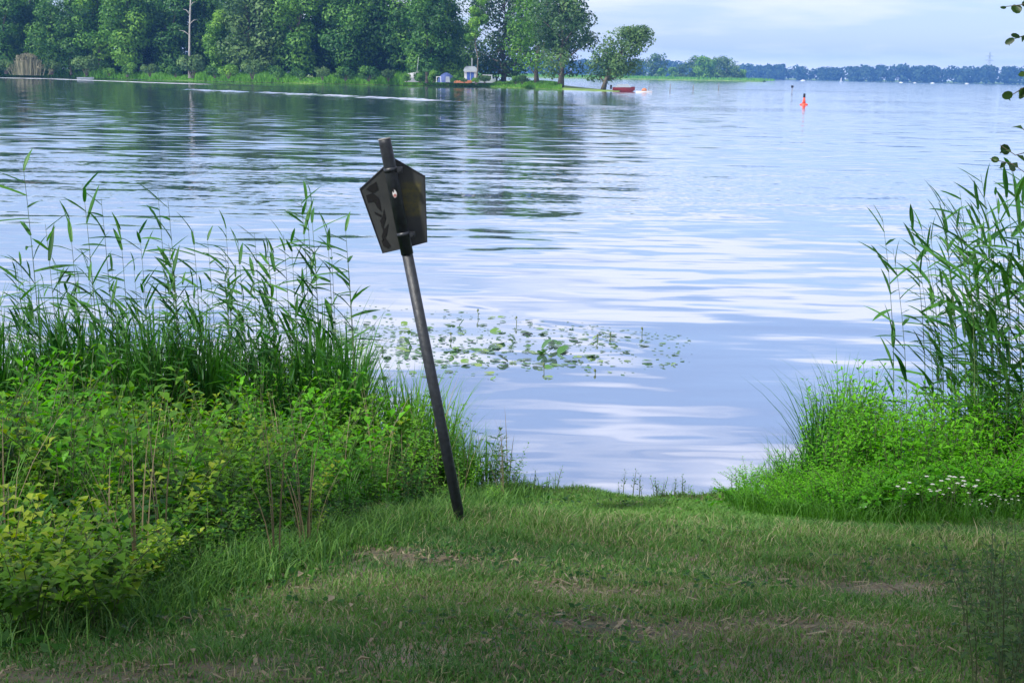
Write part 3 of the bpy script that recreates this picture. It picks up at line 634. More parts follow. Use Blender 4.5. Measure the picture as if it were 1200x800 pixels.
def parked_dinghy():
    t = thing('sailing_dinghy', 'white dinghy with short mast under a tarpaulin on the bank below dark trees', 'boat', land_pt(485, 275), 0.3)
    obj('hull', hull_mesh(3.4, 1.5, .7), M['weathered_white'], t); part(lambda m: m.tube([(.4, 0, .4), (.9, 0, 4.6)], .05, 6), 'mast', 'grey_steel', t)
    part(lambda m: m.add([(-1.5, -.72, .72), (-1.5, .72, .72), (1.3, .5, .85), (1.3, -.5, .85), (-1.2, 0, 1.55), (.9, 0, 1.9)], [(0, 1, 4), (1, 2, 5, 4), (2, 3, 5), (3, 0, 4, 5), (0, 3, 2, 1)]), 'tarpaulin', 'weathered_white', t)
parked_dinghy()
def low_boat(px):
    q = on_z(px, 94); t = thing('rowing_boat', 'pale rowing boat lying by the shrubs of the far left bank', 'boat', (q.x, q.y + 3, .1), 0.05)
    obj('hull', hull_mesh(3.2, 1.2, .38), M['grey_roof'], t); part(lambda m: m.box((0, 0, .42), (.25, 1.1, .05)), 'thwart', 'wood', t)
low_boat(95)
# buoy
def buoy():
    q = on_z(942, 123.2); t = thing('buoy', 'red channel buoy with dark topmark floating on the lake', 'buoy', (q.x, q.y, 0))
    part(lambda m: m.lathe([(.30, -.35), (.44, -.2), (.46, .04), (.40, .15), (.16, .20)], 18), 'float', 'buoy_red', t, True)
    part(lambda m: m.lathe([(.20, .18), (.15, .55), (.11, .82)], 14), 'tower', 'buoy_red', t, True)
    part(lambda m: m.lathe([(.11, .82), (.13, .86), (.13, 1.24), (.10, 1.28)], 14), 'topmark', 'black_paint', t, True)
buoy()
LP = 'thin bare stake standing in the water off the meadow shore'
for px, py, h in [(785, 108, 1.5), (812, 108, 1.3), (842, 106, 1.6), (760, 108, 1.0)]:
    q = on_z(px, py); mb = MB(); mb.tube([(0, 0, -.6), (.03, 0, h * .5), (.05, 0, h)], [.06, .055, .04], 6)
    o = obj('mooring_stake', mb.mesh('stake', True), M['wood'], loc=(q.x, q.y, 0)); tag(o, LP, 'stake', 'stakes in the water off the meadow shore')
def marker():
    q = on_z(928, 109); t = thing('marker_stake', 'thin stake with small dark top sign beyond the red buoy', 'marker', (q.x, q.y, 0))
    part(lambda m: m.tube([(0, 0, -.6), (0, 0, 1.3)], .05, 6), 'stake', 'wood', t); part(lambda m: m.box((0, -.06, 1.25), (.5, .04, .45)), 'sign_board', 'black_paint', t)
marker()
def pylon(px, d, H, label, s=1.0):
    q = at_y(px, 90, d); t = thing('power_pylon', label, 'pylon', (q.x, d, 2), 0.3)
    mb = MB(); wz = lambda z: 3.6 * (1 - z / H) ** 1.2 + .5; th = .22
    for sx in (-1, 1):
        for sy in (-1, 1): mb.tube([(sx * wz(H * k_ / 8), sy * wz(H * k_ / 8), H * k_ / 8) for k_ in range(9)], th, 4)
    for k_ in range(8):
        z0, z1 = H * k_ / 8, H * (k_ + 1) / 8; a, b_ = wz(z0), wz(z1)
        for s0, s1 in (((-1, -1), (1, -1)), ((1, -1), (1, 1)), ((1, 1), (-1, 1)), ((-1, 1), (-1, -1))):
            mb.tube([(s0[0] * a, s0[1] * a, z0), (s1[0] * b_, s1[1] * b_, z1)], th * .7, 4); mb.tube([(s1[0] * a, s1[1] * a, z0), (s0[0] * b_, s0[1] * b_, z1)], th * .7, 4)
    obj('tower', mb.mesh('tower'), M['grey_steel'], t)
    for z, wd in ((H * .72, 9), (H * .86, 7)):
        part(lambda m: (m.tube([(-wd, 0, z), (0, 0, z + 1.2), (wd, 0, z)], .25, 4), m.tube([(-wd, 0, z), (wd, 0, z)], .25, 4)), 'cross_arm', 'grey_steel', t)
pylon(1158, 2450, 50, 'lattice power pylon rising above the distant wood')

# ------------------------------------------------------------------ the sign
def sign():
    base = on_ground(541, 618); top = at_y(450.5, 163, base.y - 0.02)
    ax = (top - base); Ln = ax.length; axn = ax.normalized()
    t = thing('pentagon_sign', 'dark five-sided metal sign seen from behind on a leaning black pole', 'sign', base)
    rel = lambda px, py, dy: at_y(px, py, base.y + dy) - base
    mb = MB(); low = axn * -0.35; mid = axn * (Ln * 0.73)
    mb.tube([low, axn * (Ln * .3), mid], .031, 20); obj('pole', mb.mesh('pole', True), M['pole_coat'], t)
    mb = MB(); mb.tube([axn * (Ln * .715), axn * (Ln * 0.99), axn * Ln], [.0350, .0350, .0345], 20); o = obj('sleeve', mb.mesh('sleeve', True), M['pole_coat'], t)
    mb = MB(); mb.tube([axn * (Ln * .9995), axn * (Ln + .004)], .0358, 20); obj('end_cap', mb.mesh('end_cap'), M['steel_cut'], o)
    for k_ in (.765, .925):
        mb = MB(); mb.tube([axn * (Ln * k_ - .012), axn * (Ln * k_ + .012)], .0378, 20); c = obj('clamp', mb.mesh('clamp', True), M['dark_metal'], t)
        mb = MB(); p = axn * (Ln * k_) + Vector((.05, .0, 0)); mb.box(p, (.03, .035, .03)); mb.tube([p + Vector((0, -.03, 0)), p + Vector((0, -.015, 0))], .009, 8); obj('bolt', mb.mesh('bolt'), M['dark_metal'], c)
    # plate: own frame at its middle, a little folded along the pole
    px = [(461, 185.5), (497.5, 206.5), (500, 283.5), (449, 296.5), (422, 221.5)]
    mid_px = (462, 240); o0 = rel(*mid_px, .055)
    pts = [rel(x, y, .055) - o0 for x, y in px]
    # cut at the fold: apex - lower point on the pole line
    low_pt = rel(473, 290.4, .055) - o0
    fr_ = [pts[0], pts[1], pts[2], low_pt, pts[3], pts[4]]
    th = Vector((0, .004, 0)); vs_ = fr_ + [p + th for p in fr_]; n = 6
    fs = [(0, 3, 2, 1), (0, 5, 4, 3), (6, 7, 8, 9), (6, 9, 10, 11)] + [(i, (i + 1) % n, (i + 1) % n + n, i + n) for i in range(n)]
    mb = MB(); mb.add(vs_, fs); pl = obj('sign_plate', mb.mesh('sign_plate'), M['sign'], t, o0)
    # rolled rim
    mb = MB(); e = [p + Vector((0, -.001, 0)) for p in fr_]; mb.tube(e + [e[0]], .0045, 6); obj('rim', mb.mesh('rim', True), M['dark_metal'], pl)
    # black marks on the left half, in picture pixels
    def dy_at(x): return .055
    marks = [[(433, 218), (441, 213), (443, 222), (437, 226), (429, 222)], [(429, 229), (437, 226), (444, 232), (447, 248), (442, 243), (438, 236), (431, 237)], [(450, 245), (452, 255), (449, 266), (445, 259), (448, 254)],
             [(446, 262), (451, 268), (455, 262), (453, 274), (449, 283), (447, 277), (449, 271)], [(447, 282), (452, 279), (458, 288), (455, 291), (449, 288)], [(439, 248), (447, 252), (446, 254), (439, 250)]]
    for q in marks:
        a = [rel(x, y, dy_at(x) - .0035) - o0 for x, y in q]; b_ = [rel(x, y, dy_at(x) - .001) - o0 for x, y in q]; m = len(q)
        mb = MB(); mb.add(a + b_, [tuple(range(m))[::-1], tuple(range(m, 2 * m))] + [(i, (i + 1) % m, (i + 1) % m + m, i + m) for i in range(m)]); obj('black_mark', mb.mesh('mark'), M['black_paint'], pl)
    # sticker on the sleeve
    c0 = axn * (Ln * 0.868); side = Vector((1, 0, 0)); side = (side - axn * side.dot(axn)).normalized(); fwd = side.cross(axn)
    if fwd.y > 0: fwd = -fwd
    def patch(rw, rh, rad, cx=0, cz=0, n=14):
        ring = [];
        for k_ in range(n):
            a = 2 * math.pi * k_ / n; u = (cx + rw * math.cos(a)) / rad; ring.append(c0 + axn * (cz + rh * math.sin(a)) + (side * math.sin(u) + fwd * math.cos(u)) * rad)
        mb = MB(); cen = c0 + axn * cz + (side * math.sin(cx / rad) + fwd * math.cos(cx / rad)) * rad; mb.add([cen] + ring, [(0, 1 + k_, 1 + (k_ + 1) % n) for k_ in range(n)]); return mb.mesh('patch')
    s0 = obj('sticker', patch(.019, .033, .0358), M['black_paint'], o); obj('sticker_face', patch(.012, .022, .0362, 0, -.002), M['sticker_white'], s0)
    obj('sticker_print', patch(.009, .009, .0366, 0, -.012), M['sticker_red'], s0); obj('sticker_print', patch(.004, .012, .0366, -.004, .016), M['black_paint'], s0)
    return base
SB = sign()

# ------------------------------------------------------------------ reeds
def leaf_blade(seed, Ln, W, droop):
    rr = random.Random(seed); n = 6; V = []; F_ = []
    for i in range(n + 1):
        t_ = i / n; a = droop * t_ * t_; x = Ln * (t_ - .12 * droop * t_ ** 3); z = -Ln * droop * .42 * t_ ** 2.2
        wd = W * (math.sin(math.pi * (0.16 + .84 * t_)) ** .8 if t_ < 1 else 0.02) * .5; tw = .5 * t_ * rr.uniform(-1, 1)
        V += [(x, -wd, z + wd * .35 + wd * tw), (x, 0, z), (x, wd, z + wd * .35 - wd * tw)]
    for i in range(n):
        for k_ in (0, 1): F_.append((i * 3 + k_, i * 3 + k_ + 1, i * 3 + k_ + 4, i * 3 + k_ + 3))
    return mesh_np('leaf', V, F_, np.full(len(V), rr.uniform(.2, .9)), True)
LEAVES = [leaf_blade(i, rl * 1.12, .034, dr) for i, (rl, dr) in enumerate([(.25, .10), (.29, .25), (.21, .45), (.32, .15), (.18, .1), (.24, .35)])]
def make_reed(seed, H, label, bias=math.pi, bend=0.12, nl=11):
    rr = random.Random(seed); t = thing('reed', label, 'reed')
    bd = rr.uniform(-.6, .6) + bias; n = 7
    path = [Vector((math.cos(bd) * bend * H * (i / n) ** 2, math.sin(bd) * bend * H * (i / n) ** 2 * .5, H * (i / n) - (.25 if i == 0 else 0))) for i in range(n + 1)]
    mb = MB(); mb.tube(path, [.0048 - .0034 * i / n for i in range(n + 1)], 5, False); me = mb.mesh('stem', True)
    a = me.attributes.new('tint', 'FLOAT', 'POINT'); a.data.foreach_set('value', np.full(len(me.vertices), rr.random(), np.float32)); obj('stem', me, M['reed_stem'], t)
    for i in range(nl):
        k_ = (.22 + .76 * (i + rr.uniform(-.2, .2)) / (nl - 1)) * n; k_ = min(n - .01, k_); f = int(k_); p = path[f].lerp(path[f + 1], k_ - f)
        az = bias + (rr.gauss(0, .7) if rr.random() < .55 else rr.uniform(-3.14, 3.14)); el = rr.uniform(-.1, 1.25) + (.35 if i > nl - 3 else 0)
        o = obj('leaf', LEAVES[rr.randrange(6)], M['reed'], t, p); sc_ = rr.uniform(.75, 1.15) * (.8 if i > nl - 3 else 1); o.scale = (sc_, sc_, sc_)
        o.rotation_euler = (rr.uniform(-.5, .5), -el, az)
    return t
LRL = 'green common reed with narrow drooping leaves in the stand beside the leaning sign'
LRR = 'green common reed with narrow leaves rising above the flowering mound'
pl_ = [make_reed(100 + i, 2.0, LRL, math.pi + .2, .04, 19) for i in range(7)]
pr_ = [make_reed(200 + i, 2.1, LRR, math.pi, .13, 16) for i in range(7)]
rr = random.Random(8)
# tops seen in the picture (left): px, py of the tip
tipsL = [(8, 190), (40, 262), (62, 250), (82, 215), (100, 232), (118, 262), (150, 268), (170, 225), (185, 235), (205, 268), (226, 275), (246, 262), (262, 280), (285, 272), (300, 290), (318, 275), (335, 232), (346, 225), (352, 240), (362, 262), (372, 285), (384, 262), (388, 300)]
for px, py in tipsL:
    y = rr.uniform(10.6, 12.2); tip = at_y(px + rr.uniform(4, 14), py, y); g = -.15
    place(pl_[rr.randrange(7)], (tip.x + .12, y, g), rr.uniform(-.5, .5), (tip.z - g) / 2.0, 'tall reed whose leafy top stands clear above the stand beside the sign', 'tallest reeds beside the sign')
for i in range(190):
    px = rr.uniform(-60, 402); y = rr.uniform(10.0, 12.6); py = 275 + 160 * rr.random() ** .6; tip = at_y(px, py, y); g = float(ground_z(tip.x, y)); g = max(g, -.3)
    if tip.x > -1.15 + rr.uniform(-.1, .05): continue
    place(pl_[rr.randrange(7)], (tip.x, y, g), rr.uniform(-.8, .8), max(.35, (tip.z - g) / 2.0), LRL, 'reeds beside the sign')
tipsR = [(1025, 252), (1062, 250), (1085, 262), (1100, 235), (1118, 245), (1130, 260), (1140, 225), (1150, 205), (1160, 222), (1172, 208), (1180, 190), (1190, 215), (1198, 205), (1210, 200), (1042, 290), (1075, 300)]
for px, py in tipsR:
    y = rr.uniform(10.2, 11.6); tip = at_y(px, py, y); g = -.1; k_ = rr.randrange(7); s = (tip.z - g) / 2.1
    place(pr_[k_], (tip.x + .28 * s, y, g), rr.uniform(-.3, .3), s, 'tall reed whose bending top stands clear above the flowering mound', 'tallest reeds above the flowering mound')
for i in range(72):
    px = 1080 + 190 * rr.random() ** .8; y = rr.uniform(9.9, 12.0); py = rr.uniform(225, 400); tip = at_y(px, py, y); g = max(-.3, float(ground_z(tip.x, y)))
    s = max(.4, (tip.z - g) / 2.1); place(pr_[rr.randrange(7)], (tip.x + .2, y, g), rr.uniform(-.7, .7), s, LRR, 'reeds above the flowering mound')

# ------------------------------------------------------------------ bank herbs
def leaf_arr(V, F_, T, p, d, nrm, Ln, W, tint, fold=.25):
    s = d.cross(nrm).normalized() * (W / 2); b = len(V); droop = Vector((0, 0, -.16 * Ln))
    V += [p, p + d * Ln * .42 + s + nrm * W * fold, p + d * Ln * .45, p + d * Ln * .42 - s + nrm * W * fold, p + d * Ln + droop]
    F_ += [(b, b + 2, b + 1), (b, b + 3, b + 2), (b + 1, b + 2, b + 4), (b + 2, b + 3, b + 4)]; T += [tint] * 5
def round_leaf(V, F_, T, p, d, nrm, Ln, W, tint):
    s = d.cross(nrm).normalized(); b = len(V); V.append(p + d * Ln * .5); T.append(tint)
    for k_ in range(9):
        a = 2 * math.pi * k_ / 9; V.append(p + d * Ln * (.5 - .5 * math.cos(a)) + s * W * .5 * math.sin(a) + nrm * W * .10 * abs(math.sin(a))); T.append(tint)
    F_ += [(b, b + 1 + k_, b + 1 + (k_ + 1) % 9) for k_ in range(9)]
def make_herb(name, seed, label, cat, H, nst, pairs, ll, lw, spread, mat, stemmat='stem', up=.25, start=.2, fan=2):
    rr = random.Random(seed); t = thing(name, label, cat); mb = MB(); V = []; F_ = []; T = []
    for s_ in range(nst):
        a = rr.uniform(0, 6.28); h = H * rr.uniform(.6, 1.0); sp = spread * rr.uniform(.3, 1) * h; r0 = .09 * math.sqrt(rr.random()) + .01
        n = 5; path = [Vector((r0 * math.cos(a) + sp * math.cos(a) * (i / n) ** 1.6, r0 * math.sin(a) + sp * math.sin(a) * (i / n) ** 1.6, h * (i / n) * (1 - .22 * spread * (i / n) ** 2) - (.05 if i == 0 else 0))) for i in range(n + 1)]
        mb.tube(path, [.0035 - .0024 * i / n for i in range(n + 1)], 4, False)
        base_t = rr.uniform(.05, .45); ph = rr.uniform(0, 3.1)
        for k_ in range(pairs):
            q = start + (1 - start) * (k_ + .5) / pairs; f = min(n - 1, int(q * n)); p = path[f].lerp(path[f + 1], q * n - f); sz = (1.05 - .55 * abs(q - .5) - .25 * q)
            for m_ in range(fan):
                az = ph + k_ * 1.57 + m_ * 6.283 / fan + rr.uniform(-.4, .4); el = up + rr.uniform(-.45, .35) + .4 * (q > .85); d = Vector((math.cos(az) * math.cos(el), math.sin(az) * math.cos(el), math.sin(el)))
                nr = Vector((-math.cos(az) * math.sin(el), -math.sin(az) * math.sin(el), math.cos(el))) + Vector((rr.uniform(-.3, .3), rr.uniform(-.3, .3), 0))
                leaf_arr(V, F_, T, p + d * .01, d, nr.normalized(), ll * sz * rr.uniform(.8, 1.2), lw * sz * rr.uniform(.8, 1.2), min(1, base_t + .3 * q + .3 * rr.random()))
    obj('stem', mb.mesh('stem'), M[stemmat], t); obj('foliage', mesh_np('foliage', V, F_, T), M[mat], t); return t
def make_tuft(name, seed, label, cat, H, nb, W, lean, mat):
    rr = random.Random(seed); V = []; F_ = []; T = []
    for i in range(nb):
        a = rr.uniform(0, 6.28); h = H * rr.uniform(.5, 1); ln = lean * rr.uniform(.2, 1) * h; d = Vector((math.cos(a), math.sin(a), 0)); s = Vector((-math.sin(a), math.cos(a), 0)) * W * rr.uniform(.6, 1.1) / 2; p = d * .06 * math.sqrt(rr.random()); b = len(V); n = 5
        for k_ in range(n + 1):
            q = k_ / n; c = p + d * ln * q ** 1.8 + Vector((0, 0, h * (q - .18 * lean * q ** 3) - (.03 if k_ == 0 else 0))); w_ = (1 - q ** 2) * .95 + .05
            V += [c - s * w_, c + s * w_]; T += [rr.random() * .1 + .3 + .4 * q] * 2
        F_ += [(b + 2 * k_, b + 2 * k_ + 1, b + 2 * k_ + 3, b + 2 * k_ + 2) for k_ in range(n)]
    o = obj(name, mesh_np(name, V, F_, T), M[mat]); return tag(o, label, cat)
def gz(x, y): return float(ground_z(x, y))
LN = 'leafy green nettle plant in the tangle around the left reeds'
LBR = 'yellow-green bramble sprawling at the edge of the lawn'
LNR = 'leafy green plant on the bank under the right reeds'
LBH = 'bright green spreading plant on the mound above the white flowers'
LT = 'tuft of long green sedge in the left bank tangle'
LTR = 'tuft of dark pointed sedge leaning over the water by the mound'
nettle = [make_herb('nettle', 300 + i, LN, 'plant', .85, 9, 8, .105 if i % 2 else .085, .046 if i % 2 else .036, .35 + .1 * (i % 3), 'herb' if i < 5 else 'bright_herb') for i in range(6)]
bramble = [make_herb('bramble', 320 + i, LBR, 'plant', .6, 9, 8, .058, .040, .75, 'bramble', fan=3) for i in range(5)]
moundp = [make_herb('mound_plant', 340 + i, LBH, 'plant', .46, 20, 10, .048, .022, .85, 'bright_herb', fan=3) for i in range(5)]
nettleR = [make_herb('bank_plant', 360 + i, LNR, 'plant', .8, 9, 8, .085, .036, .35, 'bright_herb') for i in range(4)]
tuft = [make_tuft('sedge_tuft', 380 + i, LT, 'sedge', .75, 34, .011, .7, 'bank_grass') for i in range(4)]
tuftR = [make_tuft('sedge_tuft', 390 + i, LTR, 'sedge', .8, 26, .012, .75, 'reed') for i in range(3)]
# edge of the left tangle on the lawn, traced on the ground
edge = [on_ground(*p) for p in [(-140, 770), (0, 738), (150, 722), (230, 690), (330, 660), (420, 632), (500, 612), (560, 598), (600, 584)]]
ex = np.array([p.x for p in edge]); ey = np.array([p.y for p in edge])
def left_depth(x, y): return y - np.interp(x, ex, ey)
def nettle_label(x, y, dp):
    if y > 9.3: return 'leafy green nettle at the foot of the left reeds by the water', 'nettles at the foot of the left reeds'
    if x > -1.6: return 'leafy green nettle just left of the leaning sign pole', 'nettles by the sign pole'
    if dp < .9: return 'low leafy nettle where the left tangle meets the lawn', 'nettles at the lawn edge'
    return LN, 'nettles on the left bank'
rr = random.Random(21)
pts = []
while len(pts) < 250:
    x = rr.uniform(-5.2, .05); y = rr.uniform(4.6, 11.2)
    if abs(x) > y * .40 + .7: continue
    dp = float(left_depth(x, y))
    if dp < -.28 or y > float(shore_y(x)) + .1: continue
    if x > -.75 and y < 8.4: continue
    if any((x - a) ** 2 + (y - b_) ** 2 < .055 for a, b_ in pts): continue
    pts.append((x, y))
for x, y in pts:
    dp = float(left_depth(x, y)); full = max(.22, min(1, .34 + dp * .32)); 
    if x > -1.0: full *= .78
    cl = float(vnoise(x * 2.6, y * 2.6, 6)); hv_ = float(vnoise(x * 2.1 + 4, y * 2.3, 12)); full *= 1 + .34 * hv_
    k_ = rr.random(); yellow = (x < -1.1 and y < 7.2)
    if cl < -.62 and rr.random() < .6: k_ = .95; full *= .8
    if k_ < (.5 if yellow else .14): place(bramble[rr.randrange(5)], (x, y, gz(x, y)), rr.uniform(0, 6.28), full * rr.uniform(1.0, 1.35), *((LBR, 'brambles at the edge of the lawn') if dp < .8 else ('yellow-green bramble growing up among the left nettles', 'brambles among the nettles')))
    elif k_ < .76: place(nettle[rr.randrange(4) if cl < .1 else rr.choice([4, 5, 1, 3])], (x, y, gz(x, y)), rr.uniform(0, 6.28), full * rr.uniform(.75, 1.15), *nettle_label(x, y, dp))
    else: place(tuft[rr.randrange(4)], (x, y, gz(x, y)), rr.uniform(0, 6.28), full * rr.uniform(.8, 1.15), LT, 'sedge tufts on the left bank')
tall = [make_tuft('sedge_clump', 400 + i, LT, 'sedge', .8, 34, .023, .6, 'reed') for i in range(3)]
LTT = 'tall upright sedge clump standing among the left reeds'
for i in range(120):
    x = rr.uniform(-5, -1.2); y = float(shore_y(x)) + rr.uniform(-.5, .9); s_ = rr.uniform(1.15, 1.85)
    place(tall[rr.randrange(3)], (x, y, max(-.25, gz(x, y))), rr.uniform(0, 6.28), (s_ * .75, s_ * .75, s_), LTT, 'tall sedge clumps among the left reeds')
for i in range(26):      # sedge along the water to the right of the reeds
    x = rr.uniform(-1.35, -.15); y = float(shore_y(x)) + rr.uniform(-.35, .12)
    place(tuft[rr.randrange(4)], (x, y, max(-.05, gz(x, y))), rr.uniform(0, 6.28), rr.uniform(.8, 1.25) * (1.05 if x < -.5 else .8), LT, 'sedge tufts on the left bank')
# bright bush in the lower left corner
LBB = 'bright yellow-green bush of rounded leaves low at the lawn edge'
bush = [make_herb('leafy_bush', 410 + i, LBB, 'bush', .55, 15, 7, .068, .052, .85, 'bramble', fan=3) for i in range(2)]
for i, (px, py, s) in enumerate([(40, 745, 1.0), (120, 735, .9), (-10, 728, 1.05), (85, 705, .9), (150, 700, .75)]):
    p = on_ground(px, py); place(bush[i % 2], p, i * 1.3, s, LBB, 'rounded-leaf bushes at the lawn edge')
# dry stalks
LDS = 'dry straw-coloured stalk leaning among the green bank plants'
dry = [make_tuft('dry_stalk', 430 + i, LDS, 'stalk', .9, 5, .009, .45, 'dry') for i in range(3)]
for i in range(70):
    x, y = pts[rr.randrange(len(pts))]
    place(dry[rr.randrange(3)], (x, y, gz(x, y)), rr.uniform(0, 6), rr.uniform(.7, 1.1), LDS, 'dry stalks on the left bank')
# right bank
edgeR = [on_ground(*p) for p in [(868, 596), (905, 606), (960, 612), (1040, 614), (1120, 612), (1200, 606), (1300, 600)]]
rx = np.array([p.x for p in edgeR]); ry = np.array([p.y for p in edgeR])
ptsR = []
while len(ptsR) < 140:
    x = rr.uniform(1.55, 5.0); y = rr.uniform(8.2, 11.3)
    if y - np.interp(x, rx, ry) < .15 or y > float(shore_y(x)) or x > y * .4 + .6: continue
    if x < 1.7 and y > 9.7: continue
    if any((x - a) ** 2 + (y - b_) ** 2 < .024 for a, b_ in ptsR): continue
    ptsR.append((x, y))
for x, y in ptsR:
    dp = y - float(np.interp(x, rx, ry)); grow = min(1, .45 + .55 * (x - 1.55) / 1.0)
    if dp < .8 or x < 2.15: place(moundp[rr.randrange(5)], (x, y, gz(x, y)), rr.uniform(0, 6.28), grow * rr.uniform(.85, 1.2), LBH, 'bright plants of the right mound')
    else: place(nettleR[rr.randrange(4)], (x, y, gz(x, y)), rr.uniform(0, 6.28), grow * rr.uniform(.75, 1.12), LNR, 'leafy plants under the right reeds')
for i in range(26):
    x = rr.uniform(1.85, 2.9); y = float(shore_y(x)) - rr.uniform(-.25, .3)
    place(tuftR[rr.randrange(3)], (x, y, max(-.03, gz(x, y))), rr.uniform(0, 6.28), rr.uniform(.75, 1.2) * min(1, .45 + (x - 1.85) * 1.1), LTR, 'sedge tufts by the right mound')
# white umbels
LU = 'white flowering umbel standing at the foot of the bright green mound'
def make_umbel(seed):
    rr = random.Random(seed); t = thing('white_umbel', LU, 'flower'); H = .4
    part(lambda m: m.tube([(0, 0, -.03), (.01, 0, H * .6), (.02, 0.01, H)], [.0035, .003, .002], 5, False), 'stem', 'stem', t)
    for k_ in range(3):
        a = k_ * 2.1 + rr.random(); e = Vector((.02 + .07 * math.cos(a), .07 * math.sin(a), H + rr.uniform(-.05, .04))); part(lambda m: m.tube([(.01, 0, H * .65), e], .0015, 4, False), 'branch', 'stem', t)
        mb = MB()
        for j in range(16):
            q = .019 * math.sqrt(j / 16); b_ = j * 2.4; mb.lathe([(.0015, -.002), (.0045, .001), (.0025, .004)], 6, e + Vector((q * math.cos(b_), q * math.sin(b_), .004 - q * .2)))
        obj('flower_head', mb.mesh('flower_head'), M['petal'], t)
    return t
um = [make_umbel(i) for i in range(3)]
for i, (px, py) in enumerate([(1057, 566), (1057, 592), (1082, 573), (1096, 560), (1098, 572), (1117, 559), (1122, 556), (1136, 564), (1140, 570), (1145, 583), (1134, 588), (1150, 588), (1156, 592), (1168, 578), (1178, 585), (1190, 582), (1010, 601), (1110, 575)]):
    y = float(np.interp(3, rx, ry)) - rr.uniform(.02, .25); tip = at_y(px, py, y); g = gz(tip.x, y); place(um[i % 3], (tip.x, y, g), rr.uniform(0, 6), max(.3, (tip.z - g) / .42), LU, 'white umbels before the mound')
# dark weeds at the lower right edge
LW2 = 'dark straggly weed at the right edge of the lawn'
weed = [make_herb('weed', 450 + i, LW2, 'plant', .55, 7, 8, .055, .022, .4, 'tree_grey') for i in range(3)]
for i, (px, py) in enumerate([(1185, 790), (1215, 770), (1160, 745), (1195, 735), (1225, 720), (1150, 700), (1200, 690), (1230, 800), (1210, 830), (1175, 815)]):
    p = on_ground(px, py); place(weed[i % 3], p, i * 1.1, rr.uniform(.55, 1.0), LW2, 'weeds at the right edge of the lawn')
# little plants along the open water edge
LE = 'small upright weed on the open grassy water edge'
ew = [make_herb('edge_weed', 470 + i, LE, 'plant', .16, 1, 7, .028, .010, .2, 'herb', up=.6) for i in range(4)]
for i in range(60):
    px = rr.choice([604, 640, 700, 765, 805, 860, 880]) + rr.gauss(0, 20); x = on_z(px, 582).x; y = float(shore_y(x)) - rr.uniform(.0, .12); place(ew[rr.randrange(4)], (x, y, max(.01, gz(x, y))), rr.uniform(0, 6), rr.uniform(.35, 1.15) * (1.3 if rr.random() < .15 else 1), LE, 'small weeds on the open water edge')
LDW = 'dark-leaved young shoot on the water edge right of the sign foot'
dw = make_herb('young_shoot', 490, LDW, 'plant', .5, 5, 6, .10, .032, .4, 'tree_leaf')
for i, (x, y, s) in enumerate([(-.16, 9.55, 1.0), (-.02, 9.45, .7), (-.3, 9.6, 1.1)]): place(dw, (x, y, gz(x, y)), i * 2, s, LDW, 'dark shoots right of the sign foot')

# ------------------------------------------------------------------ lawn
rng = np.random.default_rng(5)
n = 330000
y = 3.2 + 6.75 * rng.random(n) ** .95; x = (rng.random(n) * 2 - 1) * (y * .39 + .7)
sy = shore_y(x); ok = (y < sy + .03)
bare = np.zeros(n)
BARE = [(810, 745, .22, .12), (480, 652, .45, .16), (690, 690, .35, .22), (850, 740, .25, .15), (120, 792, .5, .12), (1010, 690, .4, .15), (960, 735, .4, .15), (700, 735, .3, .12), (760, 612, .3, .08)]
for px, py, rxx, ryy in BARE:
    p = on_ground(px, py); bare = np.maximum(bare, np.exp(-((x - p.x) / rxx) ** 2 - ((y - p.y) / ryy) ** 2))
bare = np.clip(bare * (.55 + .55 * vnoise(x * 7, y * 9, 8)), 0, 1)
dens = .6 + .4 * vnoise(x * 2.3, y * 2.9, 2) - .9 * bare
ok &= (rng.random(n) < np.clip(dens + .35, .12, 1))
x, y, bare = x[ok], y[ok], bare[ok]; n = len(x)
z = ground_z(x, y) - .004
strip = smooth(8.1, 8.9, y)                                  # short turf by the water, its sunlit brightness painted in as lighter tint
tall = np.clip(.5 + .5 * vnoise(x * 1.5, y * 2.1, 9), 0, 1) * smooth(6.2, 7.6, y) * (1 - strip)
Hh = (.018 + .038 * rng.random(n) ** 1.6) * (1 - .55 * bare) * (1 - .45 * strip) + tall * .13 * rng.random(n) ** 2 + .075 * rng.random(n) * np.clip(vnoise(x * 8, y * 9, 17) - .45, 0, 1) * 2 * (1 - strip)
patch_ = np.clip(.5 + .38 * vnoise(x * 1.3 + 3, y * 2.4, 4) + .22 * vnoise(x * 4.1, y * 6.3, 14), 0, 1)
tint = np.clip(.06 + .28 * patch_ + .28 * rng.random(n) + .14 * strip, 0, .62); dry_m = rng.random(n) < (.10 + .5 * bare + .38 * patch_ ** 3); tint[dry_m] = .7 + .3 * rng.random(dry_m.sum())
blades('lawn_grass', np.stack([x, y, z], -1), Hh, (.0030 + .0026 * rng.random(n)), .35 + .7 * rng.random(n), tint, M['grass'], 'short worn grass of the lawn sloping down to the water', 'grass', rng)
n = 16000; x = (rng.random(n) * 2 - 1) * 9; y = rng.random(n) * 14 - 5; ok = ((np.abs(x) > y * .39 + .7) | (y < 3.2)) & (y < shore_y(x)); x, y = x[ok], y[ok]; n = len(x)
blades('outer_grass', np.stack([x, y, ground_z(x, y) - .004], -1), .06 + .1 * rng.random(n), np.full(n, .012), .4 + .5 * rng.random(n), .15 + .4 * rng.random(n), M['grass'], 'grass beyond the sides of the lawn', 'grass', rng)
n = 45000; x = rng.uniform(-.5, 2.3, n); y = 8.25 + 1.7 * rng.random(n); keep = (y < shore_y(x) + .05) & (rng.random(n) < smooth(8.2, 8.7, y) * (.75 + .25 * vnoise(x * 5, y * 6, 3))); x, y = x[keep], y[keep]; n = len(x)
